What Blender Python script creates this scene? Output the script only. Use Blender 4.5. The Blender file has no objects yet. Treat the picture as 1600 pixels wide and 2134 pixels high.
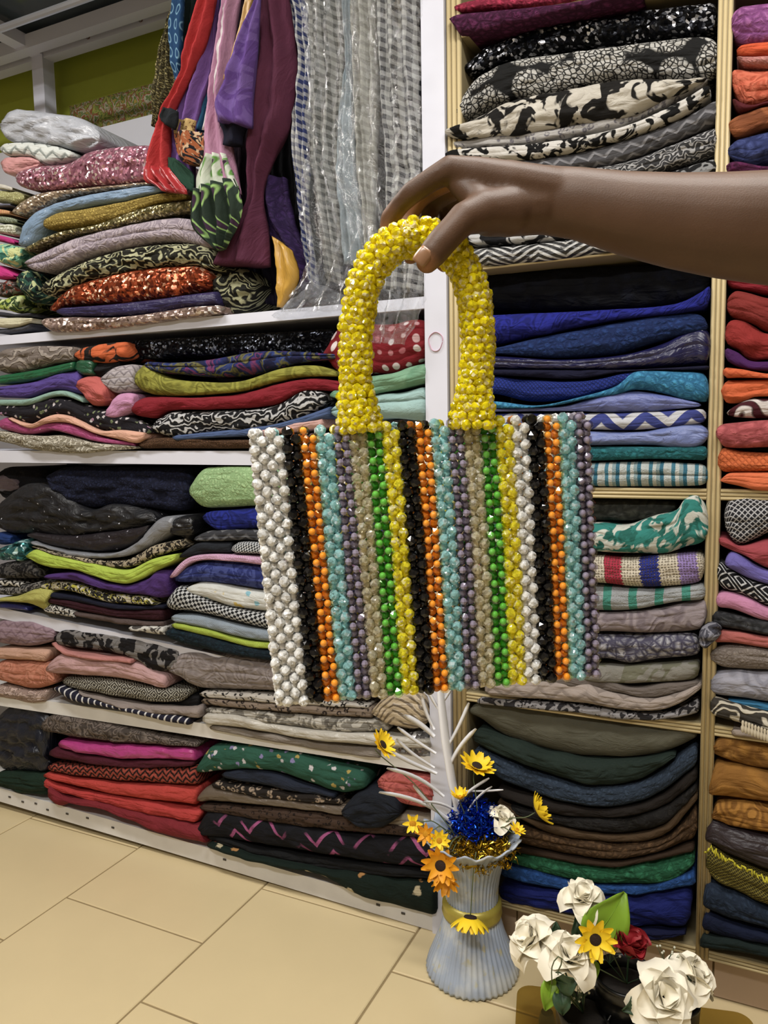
import bpy, bmesh, math, random
import numpy as np
from mathutils import Vector, Matrix, Euler
from mathutils import noise as mnoise
random.seed(7)
scene = bpy.context.scene
COL = scene.collection

# ---------------------------------------------------------------- camera
FPX = 1600.0
PITCH, ROLL, YAW = (math.radians(a) for a in (5.819, -1.069, 25.714))
CAM = np.array([0.0, -1.8887, 1.4])
def _axes():
    cp, sp = math.cos(PITCH), math.sin(PITCH)
    f0 = np.array([-math.sin(YAW), math.cos(YAW), 0]); x = np.array([math.cos(YAW), math.sin(YAW), 0])
    F = cp*f0+np.array([0, 0, -sp]); U = sp*f0+np.array([0, 0, cp])
    c, s = math.cos(ROLL), math.sin(ROLL)
    return c*x+s*U, -s*x+c*U, F
AX, AU, AF = _axes()
cam_d = bpy.data.cameras.new('camera'); cam = bpy.data.objects.new('camera', cam_d); COL.objects.link(cam)
cam_d.sensor_fit = 'HORIZONTAL'; cam_d.sensor_width = 36; cam_d.lens = 36*FPX/1600; cam_d.clip_start = .02
m = Matrix.Identity(4)
for i in range(3):
    m[i][0], m[i][1], m[i][2], m[i][3] = AX[i], AU[i], -AF[i], CAM[i]
cam.matrix_world = m
scene.camera = cam
# pixel (1600 x 2134 frame) -> direction -> point on the wall plane / floor / at a known distance
def ray(x, y): return AF+(x-800)/FPX*AX-(y-1067)/FPX*AU
def onY(x, y, Y=0.0):
    d = ray(x, y); return CAM+d*((Y-CAM[1])/d[1])
def onZ(x, y, Z=0.0):
    d = ray(x, y); return CAM+d*((Z-CAM[2])/d[2])
def at(x, y, dep): return CAM+ray(x, y)*dep
# ---------------------------------------------------------------- light
w = bpy.data.worlds.new('world'); scene.world = w; w.use_nodes = True
w.node_tree.nodes['Background'].inputs[0].default_value = (.80, .86, 1, 1)
w.node_tree.nodes['Background'].inputs[1].default_value = 0.25
vs = scene.view_settings
vs.view_transform = 'Standard'; vs.look = 'None'; vs.gamma = 1; vs.exposure = 0.18; vs.use_curve_mapping = False
LAMP_POWER = 36
LAMPS = [(-1.95, -1.05, 1.0, 'above the far end of the white shelf unit'), (0.15, -1.15, 1.0, 'in front of the beige shelving unit'), (-0.4, -2.7, 1.7, 'added behind the camera as front fill')]   # ceiling tube fittings; the last is added front fill for bag and hand
CEIL = 3.25

# ---------------------------------------------------------------- helpers
def lin(h):
    h = h.lstrip('#'); r = []
    for i in (0, 2, 4):
        c = int(h[i:i+2], 16)/255
        r.append(c/12.92 if c <= .04045 else ((c+.055)/1.055)**2.4)
    return (*r, 1.0)
ORG = {}
def obj(name, verts, faces, mat, parent=None, origin=None, smooth=False, uv=None, kind=None, world=True):
    """one mesh object; verts in world space (world=True) or in the parent's local space"""
    me = bpy.data.meshes.new(name)
    V = np.asarray(verts, float)
    if world:
        if origin is None:
            lo, hi = V.min(0), V.max(0); origin = np.array([(lo[0]+hi[0])/2, (lo[1]+hi[1])/2, lo[2]])
        origin = np.asarray(origin, float); V = V-origin
    else: origin = np.zeros(3) if origin is None else np.asarray(origin, float)
    me.from_pydata(V.tolist(), [], faces); me.update()
    if smooth: me.polygons.foreach_set('use_smooth', [True]*len(me.polygons))
    if uv is not None:
        l = me.uv_layers.new(name='UVMap'); idx = np.zeros(len(me.loops), int); me.loops.foreach_get('vertex_index', idx)
        l.data.foreach_set('uv', np.asarray(uv, float)[idx].ravel())
    if mat is not None: me.materials.append(mat)
    return link(me, name, parent, origin, kind, world)
def link(me, name, parent=None, origin=(0, 0, 0), kind=None, world=True, rot=None):
    o = bpy.data.objects.new(name, me); COL.objects.link(o)
    origin = np.asarray(origin, float)
    if parent is not None:
        o.parent = parent
        o.location = origin-ORG.get(parent.name, np.zeros(3)) if world else origin
    else: o.location = origin
    if rot is not None: o.rotation_euler = rot
    ORG[o.name] = origin
    if kind: o['kind'] = kind
    return o
def thing(name, label, cat, loc=(0, 0, 0), group=None, rot=None):
    o = bpy.data.objects.new(name, None); COL.objects.link(o); o.location = loc; o.empty_display_size = .02
    if rot is not None: o.rotation_euler = rot
    ORG[o.name] = np.asarray(loc, float)
    return tag(o, label, cat, group)
LABELS = {}
def tag(o, label, cat, group=None):
    o['label'] = label; o['category'] = cat
    if group: o['group'] = group
    return o
class MB:
    """collects shapes into one mesh"""
    def __init__(s): s.v = []; s.f = []
    def add(s, v, f):
        n = len(s.v); s.v += [tuple(p) for p in v]; s.f += [tuple(i+n for i in q) for q in f]; return s
    def box(s, a, b):
        x0, y0, z0 = a; x1, y1, z1 = b
        return s.add([(x0,y0,z0),(x1,y0,z0),(x1,y1,z0),(x0,y1,z0),(x0,y0,z1),(x1,y0,z1),(x1,y1,z1),(x0,y1,z1)],
                     [(0,3,2,1),(4,5,6,7),(0,1,5,4),(1,2,6,5),(2,3,7,6),(3,0,4,7)])
    def beam(s, p, q, wx, wz, up=(0, 0, 1)):
        p = np.asarray(p, float); q = np.asarray(q, float); d = q-p; d /= np.linalg.norm(d)
        up = np.asarray(up, float); side = np.cross(d, up); side /= np.linalg.norm(side); u2 = np.cross(side, d)
        v = [c+side*a*wx/2+u2*b*wz/2 for c in (p, q) for a, b in ((-1,-1),(1,-1),(1,1),(-1,1))]
        return s.add(v, [(0,3,2,1),(4,5,6,7),(0,1,5,4),(1,2,6,5),(2,3,7,6),(3,0,4,7)])
    def tube(s, pts, rad, n=8, cap=True, flat=1.0):
        pts = [np.asarray(p, float) for p in pts]; k = len(pts)
        rad = [rad]*k if np.isscalar(rad) else rad
        v = []; prev = None
        for i, p in enumerate(pts):
            d = pts[min(i+1, k-1)]-pts[max(i-1, 0)]; d = d/(np.linalg.norm(d)+1e-12)
            if prev is None:
                a = np.array([0, 0, 1.]) if abs(d[2]) < .9 else np.array([1., 0, 0]); prev = np.cross(d, a)
            e1 = prev-d*(prev@d); e1 /= np.linalg.norm(e1)+1e-12; e2 = np.cross(d, e1); prev = e1
            for j in range(n):
                t = 2*math.pi*j/n; v.append(p+rad[i]*(math.cos(t)*e1+flat*math.sin(t)*e2))
        f = [(i*n+j, i*n+(j+1)%n, (i+1)*n+(j+1)%n, (i+1)*n+j) for i in range(k-1) for j in range(n)]
        if cap: f += [tuple(range(n-1, -1, -1)), tuple(range((k-1)*n, k*n))]
        return s.add(v, f)
    def lathe(s, prof, n=32, c=(0, 0, 0), fn=None, closed=True):
        v = []
        for i, (r, z) in enumerate(prof):
            for j in range(n):
                t = 2*math.pi*j/n; rr, zz = (r, z) if fn is None else fn(r, z, t, i)
                v.append((c[0]+rr*math.cos(t), c[1]+rr*math.sin(t), c[2]+zz))
        f = [(i*n+j, i*n+(j+1)%n, (i+1)*n+(j+1)%n, (i+1)*n+j) for i in range(len(prof)-1) for j in range(n)]
        if closed: f += [tuple(range(n-1, -1, -1))]
        return s.add(v, f)
    def make(s, name, mat, parent=None, smooth=False, kind=None, origin=None, world=True):
        return obj(name, s.v, s.f, mat, parent, origin, smooth, None, kind, world)

# ---------------------------------------------------------------- materials
def new_mat(name):
    mt = bpy.data.materials.new(name); mt.use_nodes = True; nt = mt.node_tree; nt.nodes.clear()
    out = nt.nodes.new('ShaderNodeOutputMaterial'); return mt, nt, out
def S(nt, sock, v):
    if isinstance(v, bpy.types.NodeSocket): nt.links.new(v, sock)
    else: sock.default_value = v
def N(nt, t, ins=None, **props):
    n = nt.nodes.new(t)
    for k, v in props.items(): setattr(n, k, v)
    for k, v in (ins or {}).items(): S(nt, n.inputs[k], v)
    return n
def Mth(nt, op, a, b=0.0, c=0.0):
    n = nt.nodes.new('ShaderNodeMath'); n.operation = op
    S(nt, n.inputs[0], a); S(nt, n.inputs[1], b); S(nt, n.inputs[2], c); return n.outputs[0]
def Mix(nt, f, a, b):
    n = nt.nodes.new('ShaderNodeMix'); n.data_type = 'RGBA'
    S(nt, n.inputs[0], f); S(nt, n.inputs[6], a); S(nt, n.inputs[7], b); return n.outputs[2]
def Step(nt, v, e, soft=.03):
    n = N(nt, 'ShaderNodeMapRange', {0: v, 1: e-soft, 2: e+soft}); n.clamp = True; return n.outputs[0]
def PB(nt, out, col, rough=.8, bump=None, bs=.4, bd=.003, normal=None, **kw):
    p = nt.nodes.new('ShaderNodeBsdfPrincipled'); S(nt, p.inputs['Base Color'], col); S(nt, p.inputs['Roughness'], rough)
    if bump is not None:
        b = N(nt, 'ShaderNodeBump', {'Strength': bs, 'Distance': bd, 'Height': bump}); nt.links.new(b.outputs[0], p.inputs['Normal'])
    if normal is not None: nt.links.new(normal, p.inputs['Normal'])
    for k, v in kw.items(): S(nt, p.inputs[k.replace('_', ' ')], v)
    nt.links.new(p.outputs[0], out.inputs[0]); return p
def simple(name, c, rough=.5, metal=0.0, var=.12, vs=6., bump=0.0, bscale=80., **kw):
    """plain painted / plastic surface with slight mottling and fine relief"""
    mt, nt, out = new_mat(name); col = lin(c)
    tc = N(nt, 'ShaderNodeTexCoord').outputs['Object']
    n1 = N(nt, 'ShaderNodeTexNoise', {'Vector': tc, 'Scale': vs, 'Detail': 4.})
    d = tuple(x*(1-var) for x in col[:3])+(1,); l = tuple(min(1, x*(1+var*.6)) for x in col[:3])+(1,)
    cc = Mix(nt, n1.outputs[0], d, l)
    h = N(nt, 'ShaderNodeTexNoise', {'Vector': tc, 'Scale': bscale, 'Detail': 3.}).outputs[0]
    PB(nt, out, cc, rough, h if bump else None, bump, .002, Metallic=metal, **kw); return mt
FMC = {}
def FM(spec):
    """cloth material from a short spec 'pattern s=.03 #c1 #c2 #c3 ...' driven by the cloth's own UV in metres"""
    if spec in FMC: return FMC[spec]
    tk = spec.split(); kind = tk[0]; s = .02; cs = []; hang_ = False
    for t in tk[1:]:
        if t.startswith('s='): s = float(t[2:])
        elif t.startswith('#'):
            q = lin(t); g = .25*q[0]+.6*q[1]+.15*q[2]; cs.append(tuple((g+(x-g)*.86)*.80 for x in q[:3])+(1,))   # dyed cloth is duller than its screen colour
        elif t == 'H': hang_ = True
    c1 = cs[0]; c2 = cs[1] if len(cs) > 1 else tuple(x*.55 for x in c1[:3])+(1,); c3 = cs[2] if len(cs) > 2 else c2
    mt, nt, out = new_mat('cloth_'+kind); f = 1/s
    uv = N(nt, 'ShaderNodeTexCoord').outputs['UV']
    sep = N(nt, 'ShaderNodeSeparateXYZ', {0: uv}); u, v = sep.outputs[0], sep.outputs[1]
    def noise(sc, det=3., dist=0., out_=0):
        return N(nt, 'ShaderNodeTexNoise', {'Vector': uv, 'Scale': sc, 'Detail': det, 'Distortion': dist}).outputs[out_]
    def vor(sc, feat='F1', rnd=1., out_='Distance'):
        return N(nt, 'ShaderNodeTexVoronoi', {'Vector': uv, 'Scale': sc, 'Randomness': rnd}, feature=feat).outputs[out_]
    def tri(x): return Mth(nt, 'PINGPONG', x, 1.0)          # 0..1..0
    def fr(x): return Mth(nt, 'FRACT', x)
    rough = .85; kw = {}; bs, bd = .5, .003
    weave = noise(900., 2.); h = weave; normal = None
    if kind == 'plain': col = c1; h = noise(160., 4.); bs = .35
    elif kind == 'satin': col = c1; rough = .32; h = noise(30., 3.); bs = .25; bd = .004
    elif kind == 'lace':
        e = vor(f, 'DISTANCE_TO_EDGE'); n2 = noise(f*1.6, 3., 1.2); k = Mth(nt, 'MULTIPLY', Step(nt, e, .16, .12), Step(nt, n2, .42, .1))
        col = Mix(nt, k, c2, c1); h = Mth(nt, 'ADD', k, Mth(nt, 'MULTIPLY', weave, .4)); bs = .7
    elif kind == 'jac':
        x = fr(Mth(nt, 'MULTIPLY', noise(f*.45, 1.5, .6), 7.)); k = Mth(nt, 'MULTIPLY', Step(nt, x, .3, .15), Mth(nt, 'SUBTRACT', 1., Step(nt, x, .85, .1)))
        col = Mix(nt, k, c2, c1); h = Mth(nt, 'ADD', k, Mth(nt, 'MULTIPLY', weave, .3)); bs = .6
    elif kind == 'coil':
        wv = N(nt, 'ShaderNodeTexWave', {'Vector': uv, 'Scale': f*.3, 'Distortion': 16., 'Detail': 1.5, 'Detail Scale': 1.8}, wave_type='RINGS').outputs[1]
        k = Step(nt, wv, .58, .16); col = Mix(nt, k, c2, c1); h = k; bs = 1.; bd = .005
    elif kind == 'seq':
        vn = N(nt, 'ShaderNodeTexVoronoi', {'Vector': uv, 'Scale': f}); vc = vn.outputs['Color']
        geo = N(nt, 'ShaderNodeNewGeometry').outputs['Normal']
        off = N(nt, 'ShaderNodeVectorMath', {0: vc, 1: (.5, .5, .5)}, operation='SUBTRACT').outputs[0]
        sc = N(nt, 'ShaderNodeVectorMath', {0: off, 'Scale': 1.1}, operation='SCALE').outputs[0]
        ad = N(nt, 'ShaderNodeVectorMath', {0: geo, 1: sc}, operation='ADD').outputs[0]
        normal = N(nt, 'ShaderNodeVectorMath', {0: ad}, operation='NORMALIZE').outputs[0]
        sx = N(nt, 'ShaderNodeSeparateXYZ', {0: vc}).outputs[0]
        col = Mix(nt, Step(nt, sx, .5, .3), c2, c1); k = Step(nt, noise(f*.12, 2.), .5, .08)
        col = Mix(nt, Mth(nt, 'MULTIPLY', Mth(nt, 'MULTIPLY', k, Step(nt, sx, .8, .02)), 1.), col, c3 if len(cs) > 2 else (.9, .88, .86, 1))
        rough = .28; kw = {'Metallic': .55}
    elif kind == 'stud':
        vn = N(nt, 'ShaderNodeTexVoronoi', {'Vector': uv, 'Scale': f, 'Randomness': .9}); k = Mth(nt, 'SUBTRACT', 1., Step(nt, vn.outputs['Distance'], .11, .03))
        col = Mix(nt, k, c1, c2); rough = .5; h = noise(70., 3.)
    elif kind == 'dots':
        w1 = Mth(nt, 'MULTIPLY', u, f); w2 = Mth(nt, 'MULTIPLY', v, f)
        vn = N(nt, 'ShaderNodeTexVoronoi', {'Vector': uv, 'Scale': f, 'Randomness': .35}); k = Mth(nt, 'SUBTRACT', 1., Step(nt, vn.outputs['Distance'], .3, .03))
        sx = N(nt, 'ShaderNodeSeparateXYZ', {0: vn.outputs['Color']}).outputs[0]
        col = Mix(nt, k, c1, Mix(nt, Step(nt, sx, .35, .2), c3, c2))
    elif kind == 'stripe':
        x = fr(Mth(nt, 'MULTIPLY', u, f)); n = len(cs); col = cs[0]
        for i in range(1, n): col = Mix(nt, Step(nt, x, i/n, .004), col, cs[i])
        h = Mth(nt, 'ADD', weave, Mth(nt, 'MULTIPLY', Step(nt, vor(260.), .45, .2), .8))
    elif kind == 'cstripe':      # crochet stripes: coloured bands split by cream net bands with holes
        x = fr(Mth(nt, 'MULTIPLY', u, f)); n = (len(cs)-1)*2; col = cs[1]; cream = cs[0]
        zz = Mth(nt, 'MULTIPLY', Mth(nt, 'ABSOLUTE', Mth(nt, 'SUBTRACT', fr(Mth(nt, 'MULTIPLY', v, 90.)), .5)), .03)
        x = Mth(nt, 'ADD', x, zz); net = Mth(nt, 'LESS_THAN', -1., 0.)
        for i in range(1, n):
            e = Step(nt, x, i/n, .002); col = Mix(nt, e, col, cream if i % 2 else cs[1+i//2])
            net = Mth(nt, 'ADD', net, Mth(nt, 'MULTIPLY', e, -1. if i % 2 == 0 else (1. if i > 1 else 0.)))
        hole = Mth(nt, 'SUBTRACT', 1., Step(nt, vor(150., rnd=.25), .3, .08))
        h = Mth(nt, 'SUBTRACT', 1., hole); bs = 1.; bd = .004
        col = Mix(nt, Mth(nt, 'MULTIPLY', hole, .55), col, lin('#6b5c48'))
    elif kind == 'ging':
        a = Mth(nt, 'GREATER_THAN', fr(Mth(nt, 'MULTIPLY', u, f)), .5); b = Mth(nt, 'GREATER_THAN', fr(Mth(nt, 'MULTIPLY', v, f)), .5)
        col = Mix(nt, Mth(nt, 'MULTIPLY', Mth(nt, 'ADD', a, b), .5), c2, c1)
    elif kind == 'hound':
        a = fr(Mth(nt, 'MULTIPLY', Mth(nt, 'ADD', u, Mth(nt, 'MULTIPLY', v, .6)), f)); b = fr(Mth(nt, 'MULTIPLY', Mth(nt, 'SUBTRACT', v, Mth(nt, 'MULTIPLY', u, .3)), f*.9))
        k = Mth(nt, 'ABSOLUTE', Mth(nt, 'SUBTRACT', Mth(nt, 'GREATER_THAN', a, .5), Mth(nt, 'GREATER_THAN', b, .5))); col = Mix(nt, k, c1, c2)
    elif kind == 'leop':
        vd = vor(f, rnd=1.); n2 = noise(f*1.3, 2.)
        ring = Mth(nt, 'MULTIPLY', Step(nt, vd, .2, .05), Mth(nt, 'SUBTRACT', 1., Step(nt, vd, .42, .05))); k = Mth(nt, 'MULTIPLY', ring, Step(nt, n2, .45, .05))
        col = Mix(nt, k, c1, c2)
    elif kind == 'print':
        n1 = noise(f*.95, 2., 1.3); n2 = noise(f*1.5, 2., .6); col = Mix(nt, Step(nt, n1, .5, .025), c1, c2)
        if len(cs) > 2: col = Mix(nt, Step(nt, n2, .58, .025), col, c3)
    elif kind == 'floral':
        vn = N(nt, 'ShaderNodeTexVoronoi', {'Vector': uv, 'Scale': f}); vd, vc = vn.outputs['Distance'], vn.outputs['Color']
        sp = N(nt, 'ShaderNodeSeparateXYZ', {0: vc}); n2 = Mth(nt, 'MULTIPLY', noise(f*3.5, 1.), .35)
        k = Mth(nt, 'SUBTRACT', 1., Step(nt, Mth(nt, 'ADD', vd, n2), .48, .04)); k = Mth(nt, 'MULTIPLY', k, Step(nt, sp.outputs[0], .3, .02))
        cc = Mix(nt, Step(nt, sp.outputs[1], .5, .02), c2, c3)
        if len(cs) > 3: cc = Mix(nt, Step(nt, sp.outputs[2], .62, .02), cc, cs[3])
        col = Mix(nt, k, c1, cc)
    elif kind == 'zig':
        t = tri(Mth(nt, 'MULTIPLY', u, f*1.0)); x = fr(Mth(nt, 'ADD', Mth(nt, 'MULTIPLY', v, f*.9), Mth(nt, 'MULTIPLY', t, .9)))
        col = Mix(nt, Step(nt, x, .55, .03), c1, c2)
        if len(cs) > 2: col = Mix(nt, Mth(nt, 'MULTIPLY', Step(nt, x, .8, .03), Step(nt, noise(f*.4), .5, .03)), col, c3)
    elif kind == 'diam':
        a = tri(Mth(nt, 'MULTIPLY', u, f)); b = tri(Mth(nt, 'MULTIPLY', v, f)); x = fr(Mth(nt, 'MULTIPLY', Mth(nt, 'ADD', a, b), 2.))
        col = Mix(nt, Step(nt, x, .68, .04), c1, c2)
    elif kind == 'net':
        a = fr(Mth(nt, 'MULTIPLY', Mth(nt, 'ADD', u, v), f)); b = fr(Mth(nt, 'MULTIPLY', Mth(nt, 'SUBTRACT', u, v), f))
        k = Mth(nt, 'MAXIMUM', Step(nt, a, .72, .05), Step(nt, b, .72, .05)); col = Mix(nt, k, c1, c2); h = k; bs = .8
    elif kind == 'herr':
        t = tri(Mth(nt, 'MULTIPLY', u, f*.25)); x = fr(Mth(nt, 'ADD', Mth(nt, 'MULTIPLY', v, f*1.), Mth(nt, 'MULTIPLY', t, 2.2)))
        k = Mth(nt, 'MULTIPLY', Step(nt, x, .6, .1), Step(nt, noise(f*.8), .38, .1)); col = Mix(nt, k, c1, c2); rough = .4; h = k
    elif kind == 'scale':
        t = Mth(nt, 'MULTIPLY', u, f); x = fr(Mth(nt, 'ADD', Mth(nt, 'MULTIPLY', v, f*.8), Mth(nt, 'MULTIPLY', tri(t), .6))); k = Step(nt, x, .72, .1)
        col = Mix(nt, k, c1, c2); h = x; bs = .8
    elif kind == 'rings':
        a = Mth(nt, 'SUBTRACT', fr(Mth(nt, 'MULTIPLY', u, f)), .5); b = Mth(nt, 'MULTIPLY', Mth(nt, 'SUBTRACT', fr(Mth(nt, 'MULTIPLY', v, f*.65)), .5), .8)
        r = Mth(nt, 'SQRT', Mth(nt, 'ADD', Mth(nt, 'MULTIPLY', a, a), Mth(nt, 'MULTIPLY', b, b)))
        k = Mth(nt, 'MULTIPLY', Step(nt, r, .2, .03), Mth(nt, 'SUBTRACT', 1., Step(nt, r, .3, .03))); col = Mix(nt, k, c1, c2)
        col = Mix(nt, Mth(nt, 'SUBTRACT', 1., Step(nt, r, .2, .03)), col, c3)
    elif kind == 'foliage':
        n1 = noise(f, 3., .8); n2 = noise(f*.25, 2.); x = Mth(nt, 'FRACT', Mth(nt, 'ADD', Mth(nt, 'MULTIPLY', n1, 2.2), n2)); col = cs[0]
        for i in range(1, len(cs)): col = Mix(nt, Step(nt, x, i/len(cs), .05), col, cs[i])
    elif kind == 'medal':
        vd = vor(f, rnd=.55); n2 = Mth(nt, 'MULTIPLY', noise(f*5, 1.), .12); e = vor(f*7, 'DISTANCE_TO_EDGE')
        k = Mth(nt, 'MULTIPLY', Mth(nt, 'SUBTRACT', 1., Step(nt, Mth(nt, 'ADD', vd, n2), .72, .03)), Step(nt, e, .08, .05))
        col = Mix(nt, k, c2, c1); h = k; bs = .8
    else: raise ValueError(kind)
    big = N(nt, 'ShaderNodeTexNoise', {'Vector': uv, 'Scale': 14., 'Detail': 3.}).outputs[0]
    dark = N(nt, 'ShaderNodeMix', {0: 1., 6: col, 7: (.74, .74, .74, 1)}, data_type='RGBA', blend_type='MULTIPLY').outputs[2]
    col = Mix(nt, Step(nt, big, .5, .3), dark, col)
    if normal is None:
        wm = N(nt, 'ShaderNodeMapping', {0: uv, 3: (30., 7., 1.) if hang_ else (16., 42., 1.)}).outputs[0]
        wn = N(nt, 'ShaderNodeTexNoise', {'Vector': wm, 'Scale': 1., 'Detail': 4., 'Distortion': .7}).outputs[0]
        wn = Mth(nt, 'ABSOLUTE', Mth(nt, 'SUBTRACT', wn, .5))
        b1 = N(nt, 'ShaderNodeBump', {'Strength': .5, 'Distance': .02, 'Height': wn}).outputs[0]
        normal = N(nt, 'ShaderNodeBump', {'Strength': bs, 'Distance': bd, 'Height': h, 'Normal': b1}).outputs[0]
    kw.setdefault('Specular_IOR_Level', .5 if kind in ('satin', 'stud', 'herr') else .18)
    PB(nt, out, col, rough, None, bs, bd, normal, **kw)
    FMC[spec] = mt; return mt

M = {}
M['white'] = simple('white_paint', '#cfd1dd', .38, var=.05, vs=9.)
M['white_worn'] = simple('white_paint_worn', '#d9d8d6', .45, var=.16, vs=14.)
M['beige'] = simple('beige_laminate', '#bfae84', .45, var=.1, vs=5.)
M['beige_dark'] = simple('beige_groove', '#8b7848', .6, var=.15)
M['board'] = simple('shelf_board', '#8f8262', .6, var=.1)
M['green'] = simple('green_wall_paint', '#9aa235', .8, var=.06, vs=2., bump=.1)
M['wall_dull'] = simple('dulled_wall', '#a39a90', .85, var=.04, vs=2.)  # unseen walls toned down from white to cut the fill light
M['ceil'] = simple('ceiling_paint', '#e8e6e2', .9, var=.03)
M['grout'] = simple('floor_grout', '#8c7a58', .95, var=.2, vs=20.)
M['tile'] = simple('floor_tile_glaze', '#d0be95', .33, var=.07, vs=5.)
M['plinth'] = simple('plinth_tile_glaze', '#b39c86', .45, var=.08, vs=6.)
M['greyboard'] = simple('grey_back_panel', '#c6c6cc', .6, var=.05)
M['black'] = simple('black_plastic', '#121212', .3, var=.3, bump=.2, bscale=30.)
M['soil'] = simple('dark_soil', '#1c1712', .95, var=.4, bump=.6, bscale=90.)
M['pinkink'] = simple('pink_marker_ink', '#dba6b8', .6, var=.2)
M['darkmark'] = simple('dark_scuff', '#4a453f', .8, var=.2)
M['dglass'] = simple('dark_glass_shelf', '#4a545a', .12, var=.3, vs=3.)
M['rail'] = simple('rail_metal', '#b9bcc2', .3, metal=.8)

# ---------------------------------------------------------------- room shell
def struct(mb, name, mat, smooth=False):
    o = mb.make(name, mat, None, smooth); o['kind'] = 'structure'; return o
X0, X1, Y0R, YB = -4.2, 2.4, -4.0, 0.52
fl = struct(MB().box((X0, Y0R, -.06), (X1, YB, -.004)), 'floor', M['grout'])
struct(MB().box((X0, Y0R, CEIL), (X1, YB, CEIL+.08)), 'ceiling', M['ceil'])
struct(MB().box((X0, YB, -.06), (X1, YB+.1, CEIL)), 'wall_back', M['green'])
struct(MB().box((X0-.1, Y0R, -.06), (X0, YB, CEIL)), 'wall_left', M['wall_dull'])
struct(MB().box((X1, Y0R, -.06), (X1+.1, YB, CEIL)), 'wall_right', M['wall_dull'])
struct(MB().box((X0, Y0R-.1, -.06), (X1, Y0R, CEIL)), 'wall_front', M['wall_dull'])
# floor tiles, laid in columns with staggered rows; columns meet at the joints seen in the photo
TW, TL, G = .525, .525, .006
tmesh = None
def tile_mesh():
    mb = MB(); b = .004; w, l = TW-G, TL-G
    bm = bmesh.new(); bmesh.ops.create_cube(bm, size=1)
    for v_ in bm.verts: v_.co = Vector((v_.co.x*w, v_.co.y*l, v_.co.z*.012-.006))
    bmesh.ops.bevel(bm, geom=[e for e in bm.edges if all(v_.co.z > -.002 for v_ in e.verts)], offset=.0025, segments=1, affect='EDGES')
    me = bpy.data.meshes.new('tile'); bm.to_mesh(me); bm.free(); me.materials.append(M['tile']); return me
tmesh = tile_mesh()
cols = {-1.345-TW*1.5: -.53, -1.345-TW*.5: -.31, -1.345+TW*.5: -.552, -1.345+TW*1.5: -.197, -1.345+TW*2.5: -.43, -1.345+TW*3.5: -.2, -1.345-TW*2.5: -.3, -1.345-TW*3.5: -.5, -1.345+TW*4.5: -.4}
for cx, y0 in cols.items():
    y = y0+TL/2+TL
    while y > -3.4:
        if y-TL/2 < .25:
            link(tmesh, 'tile', fl, (cx+.0, y, random.uniform(-.0006, .0002)))
        y -= TL
# ceiling lamps (out of view): fittings with lit tubes
def emis(name, col, st):
    mt, nt, out = new_mat(name); e = N(nt, 'ShaderNodeEmission', {'Color': col, 'Strength': st}); nt.links.new(e.outputs[0], out.inputs[0]); return mt
M['lamp'] = emis('lit_tube', (1, .98, .95, 1), 6.)
for i, (lx, ly, lk, lw) in enumerate(LAMPS):
    t = thing('ceiling_light', 'white ceiling tube light '+lw, 'light', (lx, ly, CEIL-.09), 'ceiling tube lights')
    MB().box((lx-.62, ly-.06, CEIL-.05), (lx+.62, ly+.06, CEIL)).make('housing', M['white'], t)
    MB().tube([(lx-.58, ly, CEIL-.075), (lx+.58, ly, CEIL-.075)], .016, 10).make('tube', M['lamp'], t)
    ld = bpy.data.lights.new('tube_light', 'AREA'); ld.shape = 'RECTANGLE'; ld.size = 1.15; ld.size_y = .25; ld.energy = LAMP_POWER*lk; ld.color = (1, .97, .93)
    lo = bpy.data.objects.new('tube_light', ld); COL.objects.link(lo); lo.parent = t; lo.location = (0, 0, -.02)

# ---------------------------------------------------------------- white shelf unit
PX0, PX1 = -.777, -.716
un = thing('shelf_unit', 'white metal shelf unit packed with folded fabrics and hanging clothes', 'shelf', (-2, .2, 0))
LD = .44                                       # depth of the white unit
XL = -3.3
def post(x0, x1, y0, y1, z1, name='post'): return MB().box((x0, y0, 0), (x1, y1, z1)).make(name, M['white'], un)
post(PX0, PX1, -.012, .045, 2.95); post(PX0, PX1, LD-.06, LD, 2.9); post(-2.59, -2.53, LD-.055, LD, 2.9); post(XL, XL+.06, -.012, .045, 2.95)
post(-2.0, -1.95, LD-.055, LD, .8)
def shelf(zl, zr, th, name='shelf', x0=XL, x1=PX0, xm=None, mat='white'):
    """sagging board: front lip a little deeper than the board behind it; heights at xm[0], xm[1]"""
    xa, xb = xm or (-2.39, -.78)
    z = lambda x: zl+(zr-zl)*(x-xa)/(xb-xa)
    mb = MB(); n = 24
    for (ya, yb, dz) in ((-.004, .012, th), (.012, LD-.06, .022)):
        v = []; f = []
        for i in range(n+1):
            x = x0+(x1-x0)*i/n
            v += [(x, ya, z(x)-dz), (x, yb, z(x)-dz), (x, yb, z(x)), (x, ya, z(x))]
        for i in range(n):
            a = i*4
            for k in range(4): f.append((a+k, a+4+k, a+4+(k+1) % 4, a+(k+1) % 4))
        f += [(0, 1, 2, 3), (n*4+3, n*4+2, n*4+1, n*4)]
        mb.add(v, f)
    return mb.make(name, M[mat], un)
shelf(1.764, 1.752, .03)
shelf(1.365, 1.352, .042)
shelf(.792, .735, .042, xm=(-2.486, -1.686), x1=-1.36)
shelf(.735-.023, .70, .042, xm=(-1.36, -.78), x0=-1.358)
shelf(.462, .513, .045, xm=(-2.4, -.782), mat='white_worn')
shelf(.085, .056, .055, xm=(-2.557, -.78), name='bottom_rail', mat='white_worn')
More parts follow.
